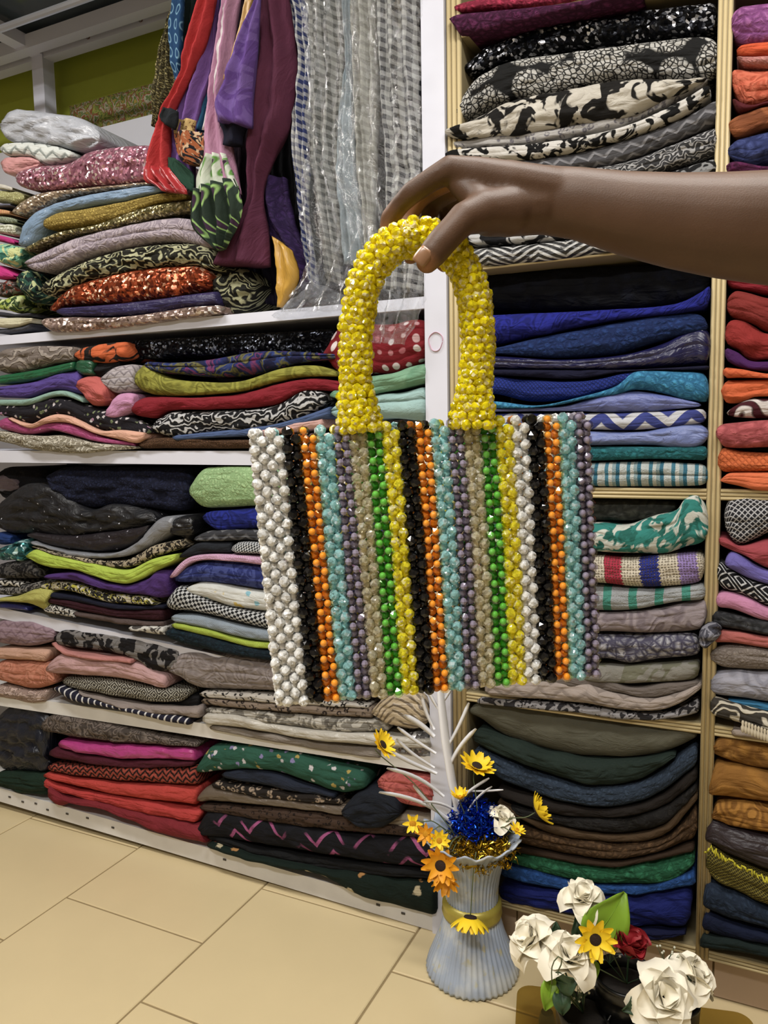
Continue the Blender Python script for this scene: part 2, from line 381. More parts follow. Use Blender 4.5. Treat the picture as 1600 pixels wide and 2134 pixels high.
# screw holes and scuffs on the bottom rail
holes = [(-2.5, .06), (-2.43, .055), (-2.36, .062), (-2.3, .05), (-2.2, .055), (-2.1, .06), (-1.98, .05), (-1.5, .045), (-.95, .035), (-.87, .03)]
mb = MB()
for hx, hz in holes: mb.box((hx-.006, -.006, hz-.003), (hx+.006, -.0035, hz+.003))
mb.make('rail_hole', M['darkmark'], un, kind='stuff')
# top frame: three long beams on the rear posts, cross bars, dark glass sheet over them
ZT = 2.885
for yb, h_ in ((LD-.025, .075), (.335, .045), (.0, .06)):
    MB().box((XL, yb-.025, ZT-.005), (PX1, yb+.025, ZT+h_)).make('top_beam', M['white'], un)
for xb in (-2.56, -1.6, -.75): MB().box((xb-.028, -.02, ZT+.005), (xb+.028, LD, ZT+.05)).make('cross_bar', M['white'], un)
MB().box((XL, -.35, ZT+.078), (PX1, LD+.02, ZT+.09)).make('glass_top', M['dglass'], un)
MB().tube([(XL, .06, 2.80), (PX1, .06, 2.80)], .012, 10).make('hanging_rail', M['rail'], un)
MB().box((XL, LD, 0), (PX1, LD+.012, 2.595)).make('back_panel', M['greyboard'], un)
# pink ring drawn on the post, wood-coloured edge strip
c = onY(908, 712, -.013); mb = MB()
mb.tube([(c[0]+.019*math.cos(a)*(1+.08*math.sin(3*a)), -.0125, c[2]+.024*math.sin(a)) for a in np.linspace(0, 2*math.pi*.985, 40)], .0042, 6, flat=.12)
mb.make('marker_ring', M['pinkink'], un)

# ---------------------------------------------------------------- beige shelf unit
ru = thing('shelving_unit', 'beige laminate shelving unit with ribbed edges holding folded lace fabrics', 'shelf', (.1, .2, 0))
RX0, RX1, DV0, DV1, RR = -.714, -.674, -.094, -.064, .62
RD = .42
def ribs(x0, x1, z0, z1, name, vertical=True, mat='beige', y=0.0, depth=RD):
    """panel whose front edge carries three rounded ribs"""
    mb = MB(); n = 3
    if vertical: mb.box((x0, y, z0), (x1, depth, z1))
    else: mb.box((x0, y, z0), (x1, depth, z1))
    o = mb.make(name, M['board'], ru)
    w_ = (x1-x0) if vertical else (z1-z0)
    for i in range(n):
        a = (i+.5)/n
        p = MB()
        if vertical: p.tube([(x0+w_*a, y, z0), (x0+w_*a, y, z1)], w_/n*.43, 8)
        else: p.tube([(x0, y, z0+w_*a), (x1, y, z0+w_*a)], w_/n*.43, 8)
        q = p.make('edge_rib', M[mat], o, smooth=True)
    return o
ribs(RX0, RX1, .1, 3.0, 'side_panel')
ribs(DV0, DV1, .125, 3.0, 'divider')
ribs(RR, RR+.03, .125, 3.0, 'side_panel')
for (a, b) in ((RX1, DV0), (DV1, RR)):
    for zt, th in ((2.385, .022), (1.823, .02), (1.262, .026), (.71, .026), (.15, .026)):
        ribs(a, b, zt-th, zt, 'shelf', False)
MB().box((RX0, RD, .1), (RR, RD+.012, 3.0)).make('back_panel', M['board'], ru)
# tiled plinth under the unit
pl = struct(MB().box((RX0, .052, 0), (RR+.03, .09, .13)), 'trim_1', M['grout'])
x = RX0
while x < RR:
    MB().box((x+.002, .045, .004), (min(x+.162, RR+.02), .053, .126)).make('plinth_tile', M['plinth'], pl); x += .165
MB().box((PX0, .046, 0), (RX0-.002, .09, .1)).make('post_foot', M['black'], un)

# poster on the green wall
M['poster'] = FM('foliage s=.03 #47682a #8a9a34 #b8b04a #6f8a30 #a4532f #c8c0a0 #5b7a30 #b99a3c')
p = [onY(145, 222, .515), onY(345, 168, .515), onY(345, 262, .515), onY(175, 292, .515)]
x0, x1 = p[0][0], p[1][0]; z1, z0 = max(p[0][2], p[1][2]), min(p[2][2], p[3][2])-.02
po = obj('poster', [(x0, .513, z0), (x1, .513, z0), (x1, .513, z1), (x0, .513, z1), (x0, .519, z0), (x1, .519, z0), (x1, .519, z1), (x0, .519, z1)],
         [(0, 1, 2, 3), (7, 6, 5, 4), (0, 4, 5, 1), (3, 2, 6, 7), (0, 3, 7, 4), (1, 5, 6, 2)], M['poster'], uv=[(0, 0), (x1-x0, 0), (x1-x0, z1-z0), (0, z1-z0)]*2)
tag(po, 'colourful floral poster on the green wall above the grey panel', 'poster')

# ---------------------------------------------------------------- folded cloth
def curve(pts, t):
    """smooth curve through pixel points, parameter by chord length"""
    P = np.asarray(pts, float)
    d = np.r_[0, np.cumsum(np.hypot(*np.diff(P, axis=0).T))]; d /= d[-1]; k = len(P)
    T = np.zeros_like(P)
    for i in range(k):
        a, b = max(i-1, 0), min(i+1, k-1); T[i] = (P[b]-P[a])/(d[b]-d[a])
    i = np.clip(np.searchsorted(d, t, side='right')-1, 0, k-2); h = (d[i+1]-d[i])[:, None]; s = ((t-d[i])/(d[i+1]-d[i]))[:, None]
    return (2*s**3-3*s**2+1)*P[i]+(s**3-2*s**2+s)*h*T[i]+(-2*s**3+3*s**2)*P[i+1]+(s**3-s**2)*h*T[i+1]
def nz(p, f): return mnoise.noise(Vector((p[0]*f, p[1]*f, p[2]*f)))
def fabric(tp, bp, mat, Y=-.02, depth=.3, lay=None, wr=.004, name='folded_fabric', seed=0, deep=1.0):
    """folded cloth: rounded front edge between two outline curves, inner fold lines, creases, running back into the shelf"""
    L = max(np.hypot(*(np.array(tp[-1])-np.array(tp[0]))), np.hypot(*(np.array(bp[-1])-np.array(bp[0]))))
    nx = int(np.clip(L/6, 16, 110)); t = np.linspace(0, 1, nx)
    T = curve(tp, t); B = curve(bp, t); rs = random.Random(seed*13+5)
    hp = np.hypot(*(T-B).T); rw = np.clip(hp.mean()*.42/max(L, 1), .015, .3)
    e = np.sqrt(np.clip(1-(1-np.clip(np.minimum(t, 1-t)/rw, 0, 1))**2, 0, 1)); fac = (.45+.55*e)[:, None]
    mid = (T+B)/2; T = mid+(T-mid)*fac; B = mid+(B-mid)*fac
    a0, b0 = onY(*T[nx//2], Y), onY(*B[nx//2], Y); Hm = abs(a0[2]-b0[2])
    expl = lay is not None
    if lay is None: lay = 1 if Hm < .02 else (2 if Hm < .036 else (3 if Hm < .07 else 4))
    cd = (.75 if expl and lay > 1 else rs.uniform(.10, .42))*Hm/lay/2
    base_fr = [0]+sorted(min(.92, max(.08, (k+rs.uniform(-.25, .25))/lay)) for k in range(1, lay))+[1]
    loc = (-1, -.86, -.45, 0, .45, .86); verts = []; uv = []; us = 0; prev = None
    for i in range(nx):
        yy = Y+.014*(1-e[i])+.007*mnoise.noise(Vector((i*.13+seed*7.3, seed*3.1, 0)))
        a = onY(T[i][0], T[i][1], yy); b = onY(B[i][0], B[i][1], yy); g = (a-b)*.012; a = a-g; b = b+g
        if prev is not None: us += np.linalg.norm((a+b)/2-prev)
        prev = (a+b)/2; H = np.linalg.norm(a-b)/2; c0 = (a+b)/2; hv = (a-b)/2
        rn = min(H*.95*deep, .032)
        row = [(a[0], yy+depth, a[2]-.004), (a[0], yy+depth*.35, a[2]-.001), (a[0], yy+rn*1.15, a[2])]; wt = [0, .4, .5]
        fr_ = [base_fr[k]+(.10/lay*mnoise.noise(Vector((i*.05, k*4.1, seed*2.3))) if 0 < k < lay else 0) for k in range(lay+1)]
        for k in range(lay):
            for l_ in loc+((1,) if k == lay-1 else ()):
                w_ = 1-2*(fr_[k]+(fr_[k+1]-fr_[k])*(l_+1)/2)
                yp = rn*(1-max(0, 1-abs(w_)**2.4)**.5); edge = (k == 0 and l_ < 0) or (k == lay-1 and l_ > 0)
                yg = 0 if edge else cd*(abs(l_)**5)*(.6+.4*mnoise.noise(Vector((i*.07, k*3., seed))))
                p_ = c0+hv*w_; row.append((p_[0], yy+yp+yg, p_[2])); wt.append(.4+.6*(1-abs(w_)**4))
        row += [(b[0], yy+rn*1.15, b[2]), (b[0], yy+depth*.35, b[2]+.001), (b[0], yy+depth, b[2]+.004)]; wt += [.5, .4, 0]
        vs_ = 0; pp = None
        for p_, w_ in zip(row, wt):
            q = (p_[0]+seed*1.7, p_[1], p_[2]*1.6); n0 = nz((q[0]*.7, q[1], q[2]*1.3), 17.); n1 = .55*n0+(.28-abs(nz((q[0]*.8+3, q[1], q[2]*1.2), 21.)))*.9+.3*(.25-abs(nz((q[0]*.7, q[1], q[2]*1.5), 52.)))
            if pp is not None: vs_ += math.dist(p_, pp)
            pp = p_; uv.append((us, vs_))
            verts.append((p_[0]+wr*.5*w_*nz(q, 31.), p_[1]+wr*2.0*w_*n1, p_[2]+wr*.6*w_*n0*(1 if H > .008 else .5)))
    R = len(row); f = []
    for i in range(nx-1):
        for k in range(R): f.append((i*R+k, i*R+(k+1) % R, (i+1)*R+(k+1) % R, (i+1)*R+k))
    f += [tuple(range(R-1, -1, -1)), tuple(range((nx-1)*R, nx*R))]
    return obj(name, verts, f, mat, smooth=True, uv=uv)
SEED = [0]
def parse(s, x0, y0, sc):
    return [(x0+float(a)/sc, y0+float(b)/sc) for a, b in (q.split(',') for q in s.split())]
def block(x0, y0, sc, place, group, rows, Y=-.02, depth=.3, reach=None):
    for r in rows:
        desc, spec, t, b = r[:4]; tp_, bp_ = parse(t, x0, y0, sc), parse(b, x0, y0, sc)
        if reach:      # the fold goes on behind the bag up to the post
            for q in (tp_, bp_):
                if q[-1][0] > reach[0]: q.append((reach[1], q[-1][1]+(reach[1]-q[-1][0])*((q[-1][1]-890)/(q[-1][0]+2200) if reach[2] is None else reach[2])))
        o = dict(r[4]) if len(r) > 4 else {}
        SEED[0] += 1
        pl_ = o.pop('place', place); nm = o.pop('name', 'folded_fabric'); cat = o.pop('cat', 'fabric')
        ob = fabric(tp_, bp_, FM(spec), seed=SEED[0], name=nm, **{'Y': Y, 'depth': depth, **o})
        lab = desc+' '+pl_
        assert 4 <= len(lab.split()) <= 16, lab
        assert lab not in LABELS, lab
        LABELS[lab] = 1; tag(ob, lab, cat, group)

# ---------------------------------------------------------------- the fabrics (outline of each fold: upper edge, lower edge)
D2 = dict(lay=2); D3 = dict(lay=3)
# top white shelf
block(0, 0, 3.2, 'on the top white shelf', 'fabrics on the top white shelf', [
 ('shiny silver grey satin bundle', 'satin #b9bcc4', '0,700 170,712 330,735 480,760 600,830 665,925', '0,945 200,945 340,965 450,985 560,985 665,945', dict(wr=.012, Y=.0)),
 ('white lace with swirling scallop embroidery', 'scale s=.03 #d5d9d2 #8d948e', '0,945 200,938 340,960 490,1012', '0,1032 180,1035 260,1085 430,1060 495,1030', dict(Y=-.0)),
 ('shiny peach pink satin fold', 'satin #dc9a98', '0,1030 130,1030 190,1040 265,1080', '0,1155 100,1165 200,1120 265,1088', dict(wr=.008, Y=.0)),
 ('dusty pink tulle roll covered in silver sequins', 'seq s=.008 #d18a9d #b76f86 #f7e9ea', '110,1112 230,1090 430,1068 560,992 760,957 1010,940', '90,1250 330,1252 500,1232 760,1215 1010,1195', dict(wr=.006)),
])
block(0, 280, 2.857, 'on the top white shelf', 'fabrics on the top white shelf', [
 ('champagne gold sequinned edge fold under the pink tulle', 'seq s=.007 #cdb698 #a98f73 #fff2dc', '60,445 130,375 220,340 420,320 640,300 900,272', '85,480 190,450 330,378 560,335 760,312 960,297', dict(Y=-.01)),
 ('pale denim blue sequinned fabric curling down at one end', 'stud s=.017 #7f9cba #d9e6f2', '85,640 120,520 200,450 330,395 520,348 830,303 965,300', '150,680 215,600 275,500 480,432 700,395 840,362 965,332', dict(wr=.005)),
 ('mustard yellow lace fold', 'lace s=.012 #cdb14a #8d7526', '242,500 330,455 480,433 760,383 1000,338 1110,350', '250,565 420,545 700,492 900,412 1120,370'),
 ('thin olive gold brocade fold', 'seq s=.006 #a89a63 #6d6438 #e9e2bb', '140,670 330,585 560,535 820,436 1000,400 1150,386', '150,700 330,612 600,565 850,502 1150,445'),
 ('lilac grey embossed lace folded double', 'jac s=.02 #bfb0b8 #9c8e99', '130,740 330,642 560,562 800,512 1000,483 1150,502 1230,560', '170,812 300,800 430,742 700,672 1000,632 1270,690', D2),
 ('olive and black corded coil lace', 'coil s=.022 #b9b88d #23221a', '220,890 400,782 640,692 850,652 1170,642 1290,705', '260,975 380,915 560,852 800,802 1100,772 1290,815', dict(wr=.009)),
 ('bright orange sequinned fabric', 'seq s=.009 #cf5a26 #8a3413 #ffc9a0', '300,1010 420,892 700,812 900,782 1140,772 1245,812', '295,1065 370,1015 700,1000 950,970 1150,932 1262,895', dict(wr=.006)),
 ('dark navy purple glitter fabric', 'stud s=.012 #2b2357 #8f86d8', '340,1032 700,1002 950,972 1285,925', '340,1078 600,1078 900,1062 1100,1024 1305,1012'),
 ('beige rose sequinned fabric overhanging the shelf edge', 'seq s=.01 #cbb0a3 #ab8d80 #fff3ea', '240,1092 400,1082 620,1087 850,1067 1100,1027 1310,1012', '240,1132 300,1175 600,1156 860,1126 1100,1090 1322,1060', dict(Y=-.035, wr=.006)),
 ('bunched olive coil lace end beside the orange sequins', 'coil s=.024 #a6a57d #1b1a15', '1230,800 1330,775 1450,800 1510,850', '1240,900 1320,1050 1420,1055 1510,940', dict(wr=.014, Y=.01)),
])
block(0, 380, 6.277, 'at the far end of the top white shelf', 'fabrics at the far end of the top white shelf', [
 ('off white satin fold', 'satin #d8d3c4', '-120,10 0,15 170,70', '-120,70 0,80 170,105', dict(Y=.01)),
 ('pale yellow lace fold', 'lace s=.01 #d9d79a #a9a565', '-120,95 0,92 190,110 330,180', '-120,240 0,262 190,262 330,215', dict(Y=.01)),
 ('thin slate grey fold', 'plain #6d6d7d', '-120,280 0,275 140,275', '-120,335 0,310 150,300', dict(Y=.01)),
 ('peach gold striped fold', 'stripe s=.01 #e0b06a #d9906a', '-120,350 0,345 140,380', '-120,420 0,410 140,420', dict(Y=.01)),
 ('pale sage green lace fold', 'lace s=.01 #b9c2a4 #7f8a70', '-120,440 0,440 130,455 240,500', '-120,510 0,515 130,525 240,520', dict(Y=.01)),
 ('cream scalloped lace fold', 'jac s=.02 #dfe0cc #b5b899', '-120,530 0,540 130,530 220,590', '-120,660 0,668 130,690 215,650', dict(Y=.01)),
 ('thin magenta pink fold', 'plain #c4267c', '-120,670 0,690 120,730 205,790', '-120,750 0,765 100,790 205,805', dict(Y=.01)),
 ('mint and lime leafy print fabric', 'print s=.04 #7fc7a5 #dfe69a #2f6b5a', '-120,770 0,775 120,800 295,870', '-120,1020 0,1075 120,1110 290,960', dict(Y=.0, wr=.008)),
 ('hot pink folded cotton', 'plain #d22784', '-120,1060 0,1085 100,1160 190,1230', '-120,1250 0,1260 100,1250 190,1240', dict(Y=.01)),
 ('dark teal leafy print drooping end', 'print s=.03 #1c2b2c #2e5a4a #c8cf8f', '200,1130 290,1120 380,1250 470,1400', '230,1480 330,1560 420,1520 480,1470', dict(Y=.0, wr=.01)),
 ('grey brown crumpled print fabric', 'print s=.03 #4b3f3b #9b8f88 #a9402c', '-120,1280 0,1290 90,1240 200,1300', '-120,1480 0,1490 100,1450 205,1440', dict(Y=.02, wr=.008)),
 ('lime green painted leaf print fabric', 'print s=.035 #39502a #b9d050 #dbe7a0', '-120,1500 20,1520 120,1470 220,1470 260,1580', '-120,1650 60,1670 160,1700 255,1650', dict(Y=.0, wr=.006)),
 ('charcoal fold above the cream satin', 'plain #3b3b42', '-120,1690 0,1690 160,1720 420,1700', '-120,1745 0,1750 200,1755 420,1750', dict(Y=.01)),
 ('cream ivory satin fold', 'satin #d9d3b0', '-120,1765 0,1765 200,1762 440,1775', '-120,1880 0,1900 200,1885 440,1800', dict(Y=-.01)),
 ('dark grey cotton at the very bottom', 'plain #4d4e57', '-120,1910 0,1910 250,1890 420,1830', '-120,1970 0,1978 200,1962 400,1900', dict(Y=.0)),
])
# second white shelf
G2 = 'fabrics on the second white shelf'
block(0, 650, 2.222, 'on the second white shelf', G2, [
 ('taupe rosette lace roll', 'coil s=.035 #a79b90 #7d7168', '-30,168 0,165 170,152 350,160', '-30,288 0,285 120,272 230,238 350,222', dict(wr=.007)),
 ('emerald green satin fold', 'satin #14683f', '-30,295 0,290 150,267 345,226', '-30,338 0,336 120,322 345,262'),
 ('violet purple cotton fold', 'plain #5a4596', '-30,342 0,340 130,322 250,284 345,270 372,300', '-30,398 0,397 120,397 230,362 375,388', dict(wr=.006)),
 ('thin mint green fold', 'plain #8fb3a4', '-30,407 0,405 120,402 240,367 300,367 385,410', '-30,436 0,434 120,432 230,394 300,392 388,424'),
 ('black fabric with small floral print', 'floral s=.02 #232027 #b98aa8 #7d8a5f #d8cfd0', '-30,435 0,432 240,397 385,432 600,492 690,545', '-30,482 0,482 130,520 270,474 400,532 560,560 690,565', dict(wr=.006)),
 ('peach cotton fold draped over the magenta one', 'plain #eab094', '20,482 130,518 190,490 250,472 330,490 450,548 550,545 672,562', '60,510 130,540 220,512 330,522 430,562 560,597 625,607 672,578', dict(Y=-.03)),
 ('magenta glitter fabric', 'stud s=.02 #b03f7c #f3c9e0', '0,482 150,527 220,512 330,522 470,580 625,608', '-20,545 130,568 230,548 360,582 480,607 632,622'),
 ('cream corded lace', 'coil s=.015 #cfc8b4 #948b76', '-30,545 130,572 280,572 400,602 632,625', '-30,600 30,612 150,642 330,657 500,644 632,634', dict(wr=.008, Y=-.03)),
 ('black fabric with orange brush print', 'print s=.06 #241f1e #e0682b', '343,168 450,142 582,130', '345,232 470,236 592,212', dict(wr=.007, Y=-.02)),
 ('small dark green satin piece', 'satin #1d5a3c', '345,215 390,212 430,240', '350,290 390,295 430,290', dict(wr=.006, Y=-.025)),
 ('black cotton piece beside green satin', 'plain #1b1a1c', '400,240 470,225 560,225', '400,300 460,310 560,245', dict(wr=.006, Y=-.0)),
 ('coral red folded corner', 'plain #c95f58', '345,300 400,292 450,320 492,390', '365,380 400,430 440,435 495,405', dict(wr=.007, Y=-.03)),
 ('orchid pink folded corner', 'plain #cf8fb8', '488,455 510,390 560,372 622,382', '485,492 530,494 570,470 625,440', dict(wr=.006, Y=-.03)),
 ('lilac grey ribbed lace roll end', 'scale s=.02 #b4abad #857c80', '460,300 500,255 560,240 625,235', '465,330 500,372 560,378 625,372', dict(wr=.003, Y=-.02)),
 ('black ribbed sequin fabric at the back', 'seq s=.006 #20232b #0e1016 #aab4cc', '585,128 900,108 1200,90 1560,70', '590,216 760,210 1100,195 1560,195', dict(wr=.008, Y=.04)),
 ('blue pink and gold foil striped fabric', 'foliage s=.06 #1d2450 #24224a #7d3566 #24306e #1b1f40 #77723a #2a3f80 #20203e', '650,226 800,232 960,215 1150,180 1300,178 1560,195', '690,278 850,292 1000,302 1200,282 1350,240 1560,215', D2),
 ('olive lime jacquard fabric', 'jac s=.035 #9c9a2c #7d7b1e', '615,262 660,235 750,298 900,320 1100,320 1300,258 1450,246 1565,280', '622,362 700,387 870,387 1100,367 1250,327 1400,300 1565,298', dict(wr=.004)),
 ('crimson red velvet fabric', 'plain #8c1526', '598,430 640,395 700,390 900,395 1100,377 1260,332 1450,306 1582,322', '612,482 700,492 760,458 1000,452 1250,432 1400,365 1582,372', dict(wr=.005)),
 ('black and white corded coil lace', 'coil s=.02 #c3c3c3 #17171a', '700,500 780,462 1000,456 1250,432 1400,352 1505,380', '712,562 800,592 950,562 1150,547 1350,512 1505,425', dict(wr=.007)),
 ('denim blue cotton fold', 'plain #4d6390', '800,572 1000,552 1250,522 1400,480 1530,432', '800,597 1000,582 1140,577 1300,545 1530,485'),
 ('pale pink fold under denim blue cotton', 'plain #dfb0a8', '1150,560 1300,520 1500,490', '1150,590 1300,560 1500,530'),
 ('tan brown faux fur throw', 'lace s=.006 #7a5636 #4a3220', '635,600 720,582 1000,590 1330,590', '650,632 900,634 1140,634 1330,634', dict(wr=.005)),
])
block(660, 600, 5.333, 'on the second white shelf beside the white post', G2, [
 ('dark red cotton with white polka dots', 'dots s=.036 #8a1420 #efe0de #c46a72', '75,640 150,480 260,395 500,380 800,380 1000,330 1220,290', '90,820 180,925 400,945 600,945 850,950 1000,885 1220,800', dict(wr=.006, Y=-.01)),
 ('jade green fabric with pale leaf lines', 'jac s=.09 #7fb08c #6fa37f', '135,1160 300,1045 500,985 640,962 850,930 1000,872 1220,822', '150,1225 320,1245 680,1165 850,1132 1220,1045', dict(wr=.005)),
 ('pale aqua cotton folded double', 'plain #9fc4c0', '150,1310 300,1245 680,1168 900,1150 1220,1062', '170,1440 300,1480 750,1450 1220,1500', dict(lay=2, wr=.006)),
])
# third white shelf
G3 = 'fabrics on the third white shelf'
block(0, 940, 2.759, 'on the third white shelf', G3, reach=(520, 880, .09), rows=[
 ('added black fabric heap darkening the corner', 'plain #141419', '-40,92 60,90 160,95 260,120', '-40,290 60,285 160,260 280,240', dict(Y=.07, wr=.01)),  # added black mass, stands in for the shade in this corner
 ('dim greyish pink bundle in the dark corner', 'satin #6f5f66', '-40,130 40,140 110,180', '-40,240 40,245 110,215', dict(Y=.06, wr=.008)),
 ('dark navy lace roll under the shelf above', 'lace s=.014 #232a4a #10142a', '245,130 330,95 600,92 1090,105', '265,200 330,305 480,332 700,318 900,345 1085,362', dict(wr=.01, Y=.02)),
 ('black gathered fabric with silver studs', 'stud s=.022 #16171d #f2f4ff', '-40,280 0,262 130,185 250,200 480,335 620,305 850,352 900,390', '-40,480 150,482 350,500 600,470 760,450 890,410', dict(wr=.013, Y=.0)),
 ('black brown studded velvet fold', 'stud s=.03 #1c141c #d6d2e0', '150,470 350,490 600,465 760,445 860,425', '160,500 350,562 600,582 760,532 850,450', dict(wr=.006, Y=-.01)),
 ('royal blue fold in the dark corner', 'plain #1c3a78', '-40,465 0,470 70,490', '-40,540 0,545 70,530', dict(Y=.01)),
 ('teal tinsel fringe trim', 'seq s=.012 #4aa3a3 #2b6d72 #d6ffff', '-40,560 30,540 90,515 150,560', '-40,640 40,635 100,640 150,600', dict(wr=.014, Y=-.02)),
 ('silver grey metallic satin with curled corner', 'satin #8d9097', '165,512 300,562 450,585 650,585 780,520 860,420 900,385 1000,378', '190,540 420,612 700,612 830,560 900,520 960,480 1005,440', dict(wr=.007, Y=-.02)),
 ('glossy black curled fabric corner', 'satin #17171a', '955,400 1010,378 1070,375 1110,395', '960,480 1010,500 1060,520 1115,470', dict(wr=.009, Y=-.02)),
 ('black and cream brush print fabric', 'print s=.016 #b9aa8c #29241f', '165,545 300,582 450,612 700,632 870,545 1055,505', '200,560 300,595 550,655 720,675 900,605 1060,555', dict(Y=-.025)),
 ('neon lime green cotton', 'plain #b7d235', '140,590 190,566 300,602 500,642 720,684 860,622 1012,592', '160,625 250,672 400,688 600,752 720,768 880,694 1012,622', dict(wr=.006, Y=-.035)),
 ('deep purple satin with knotted end', 'plain #503078', '248,712 420,702 600,762 720,772 830,735 880,690 970,690', '260,738 420,752 600,802 720,824 830,835 900,855 970,830', dict(wr=.007, Y=-.03)),
 ('black white and yellow abstract print', 'print s=.02 #26241f #d9d2b8 #c9c02a', '220,775 300,752 420,767 600,822 720,830 870,850', '220,802 400,812 600,872 750,884 900,890', dict(wr=.005)),
 ('dark navy thin fold', 'plain #191c30', '278,812 500,852 700,890 950,890', '278,842 500,882 700,914 950,908'),
 ('dark maroon velvet fold', 'plain #38141f', '262,842 500,882 700,912 945,908', '265,872 500,932 750,972 945,982'),
 ('grey brown thin fold', 'plain #5c4c48', '400,922 600,952 800,980 945,984', '420,950 600,985 800,1010 945,1012'),
 ('black and white speckled knit print', 'print s=.01 #d6d2c8 #2a2826', '240,885 320,890 430,930', '245,925 330,950 440,962', dict(Y=-.025)),
 ('white and grey marbled print end', 'print s=.03 #dedbd2 #55504c', '720,1012 850,1012 950,1016', '760,1040 850,1055 950,1062', dict(Y=-.03)),
 ('black leafy print fabric', 'print s=.02 #1c1b1d #55524f', '-40,650 60,640 150,640 230,700', '-40,740 100,742 230,735', dict(wr=.006)),
 ('black and white chevron print fold', 'zig s=.02 #d8d3c8 #2c2826', '-40,745 60,750 130,765', '-40,775 60,780 130,790'),
 ('grey black marled print fold', 'print s=.012 #2a2828 #8d8984', '-40,780 60,785 150,770 235,745', '-40,830 100,830 235,790'),
 ('pale yellow net with gathered end', 'net s=.006 #d6d36a #b3ae45', '-40,850 90,835 180,795 265,800 270,850', '-40,868 60,870 150,885 235,920 265,880', dict(wr=.007, Y=-.035)),
 ('deep blue satin fold', 'satin #262c78', '-40,870 60,872 170,900', '-40,905 60,912 175,920'),
 ('pale mint green fringed lace', 'lace s=.014 #b6dc9a #93b97c', '1085,160 1120,115 1170,92 1460,92', '1090,300 1130,330 1250,332 1470,325', dict(wr=.003)),
 ('royal blue jacquard', 'jac s=.03 #1c2a92 #14206d', '1145,350 1300,340 1480,330', '1190,440 1260,468 1480,452'),
 ('charcoal feather lace', 'scale s=.03 #3c3d42 #6b6c70', '1125,485 1200,460 1480,455', '1105,522 1250,522 1480,520'),
 ('dark charcoal cotton', 'plain #23272e', '1025,600 1120,532 1250,525 1335,525', '1030,618 1200,592 1335,590'),
 ('small black and white knotted trim', 'hound s=.012 #d6d9dc #34373c', '1335,528 1400,525 1490,530', '1335,592 1400,592 1490,596', dict(Y=-.03)),
 ('pink and white ribbed stripe fabric', 'stripe s=.006 #d48fc0 #e9c6dd', '968,715 1060,622 1180,597 1490,610', '992,735 1080,650 1200,630 1490,658', dict(Y=-.03)),
 ('indigo blue tie dye fabric', 'print s=.03 #2a3578 #46539a', '1005,705 1070,664 1200,632 1490,662', '1000,762 1200,764 1300,775 1490,806'),
 ('white fabric with small yellow and blue flowers', 'floral s=.03 #e0e2dc #e2c45a #8cc6d6', '1055,785 1150,757 1300,777 1510,812', '1080,822 1300,902 1530,932', dict(wr=.003)),
 ('black and white houndstooth fabric', 'hound s=.02 #c9cbcb #232426', '958,835 1000,782 1080,812 1250,892 1530,940', '955,925 1100,932 1300,972 1540,1032', dict(Y=-.03)),
 ('blue grey honeycomb mesh', 'net s=.006 #8b9aa8 #a8b6c2', '975,942 1100,947 1300,992 1540,1040', '990,985 1200,1032 1400,1082 1550,1102', dict(Y=-.03)),
 ('neon yellow green mesh fold', 'net s=.006 #bfd63a #a5bf2b', '980,988 1200,1034 1400,1092 1550,1107', '990,1022 1200,1072 1400,1122 1550,1142', dict(Y=-.032)),
 ('dark teal lace fabric', 'lace s=.02 #17303c #0e1e28', '955,1015 1100,1045 1300,1105 1550,1152', '950,1082 1050,1122 1300,1172 1560,1212', dict(Y=-.035)),
])
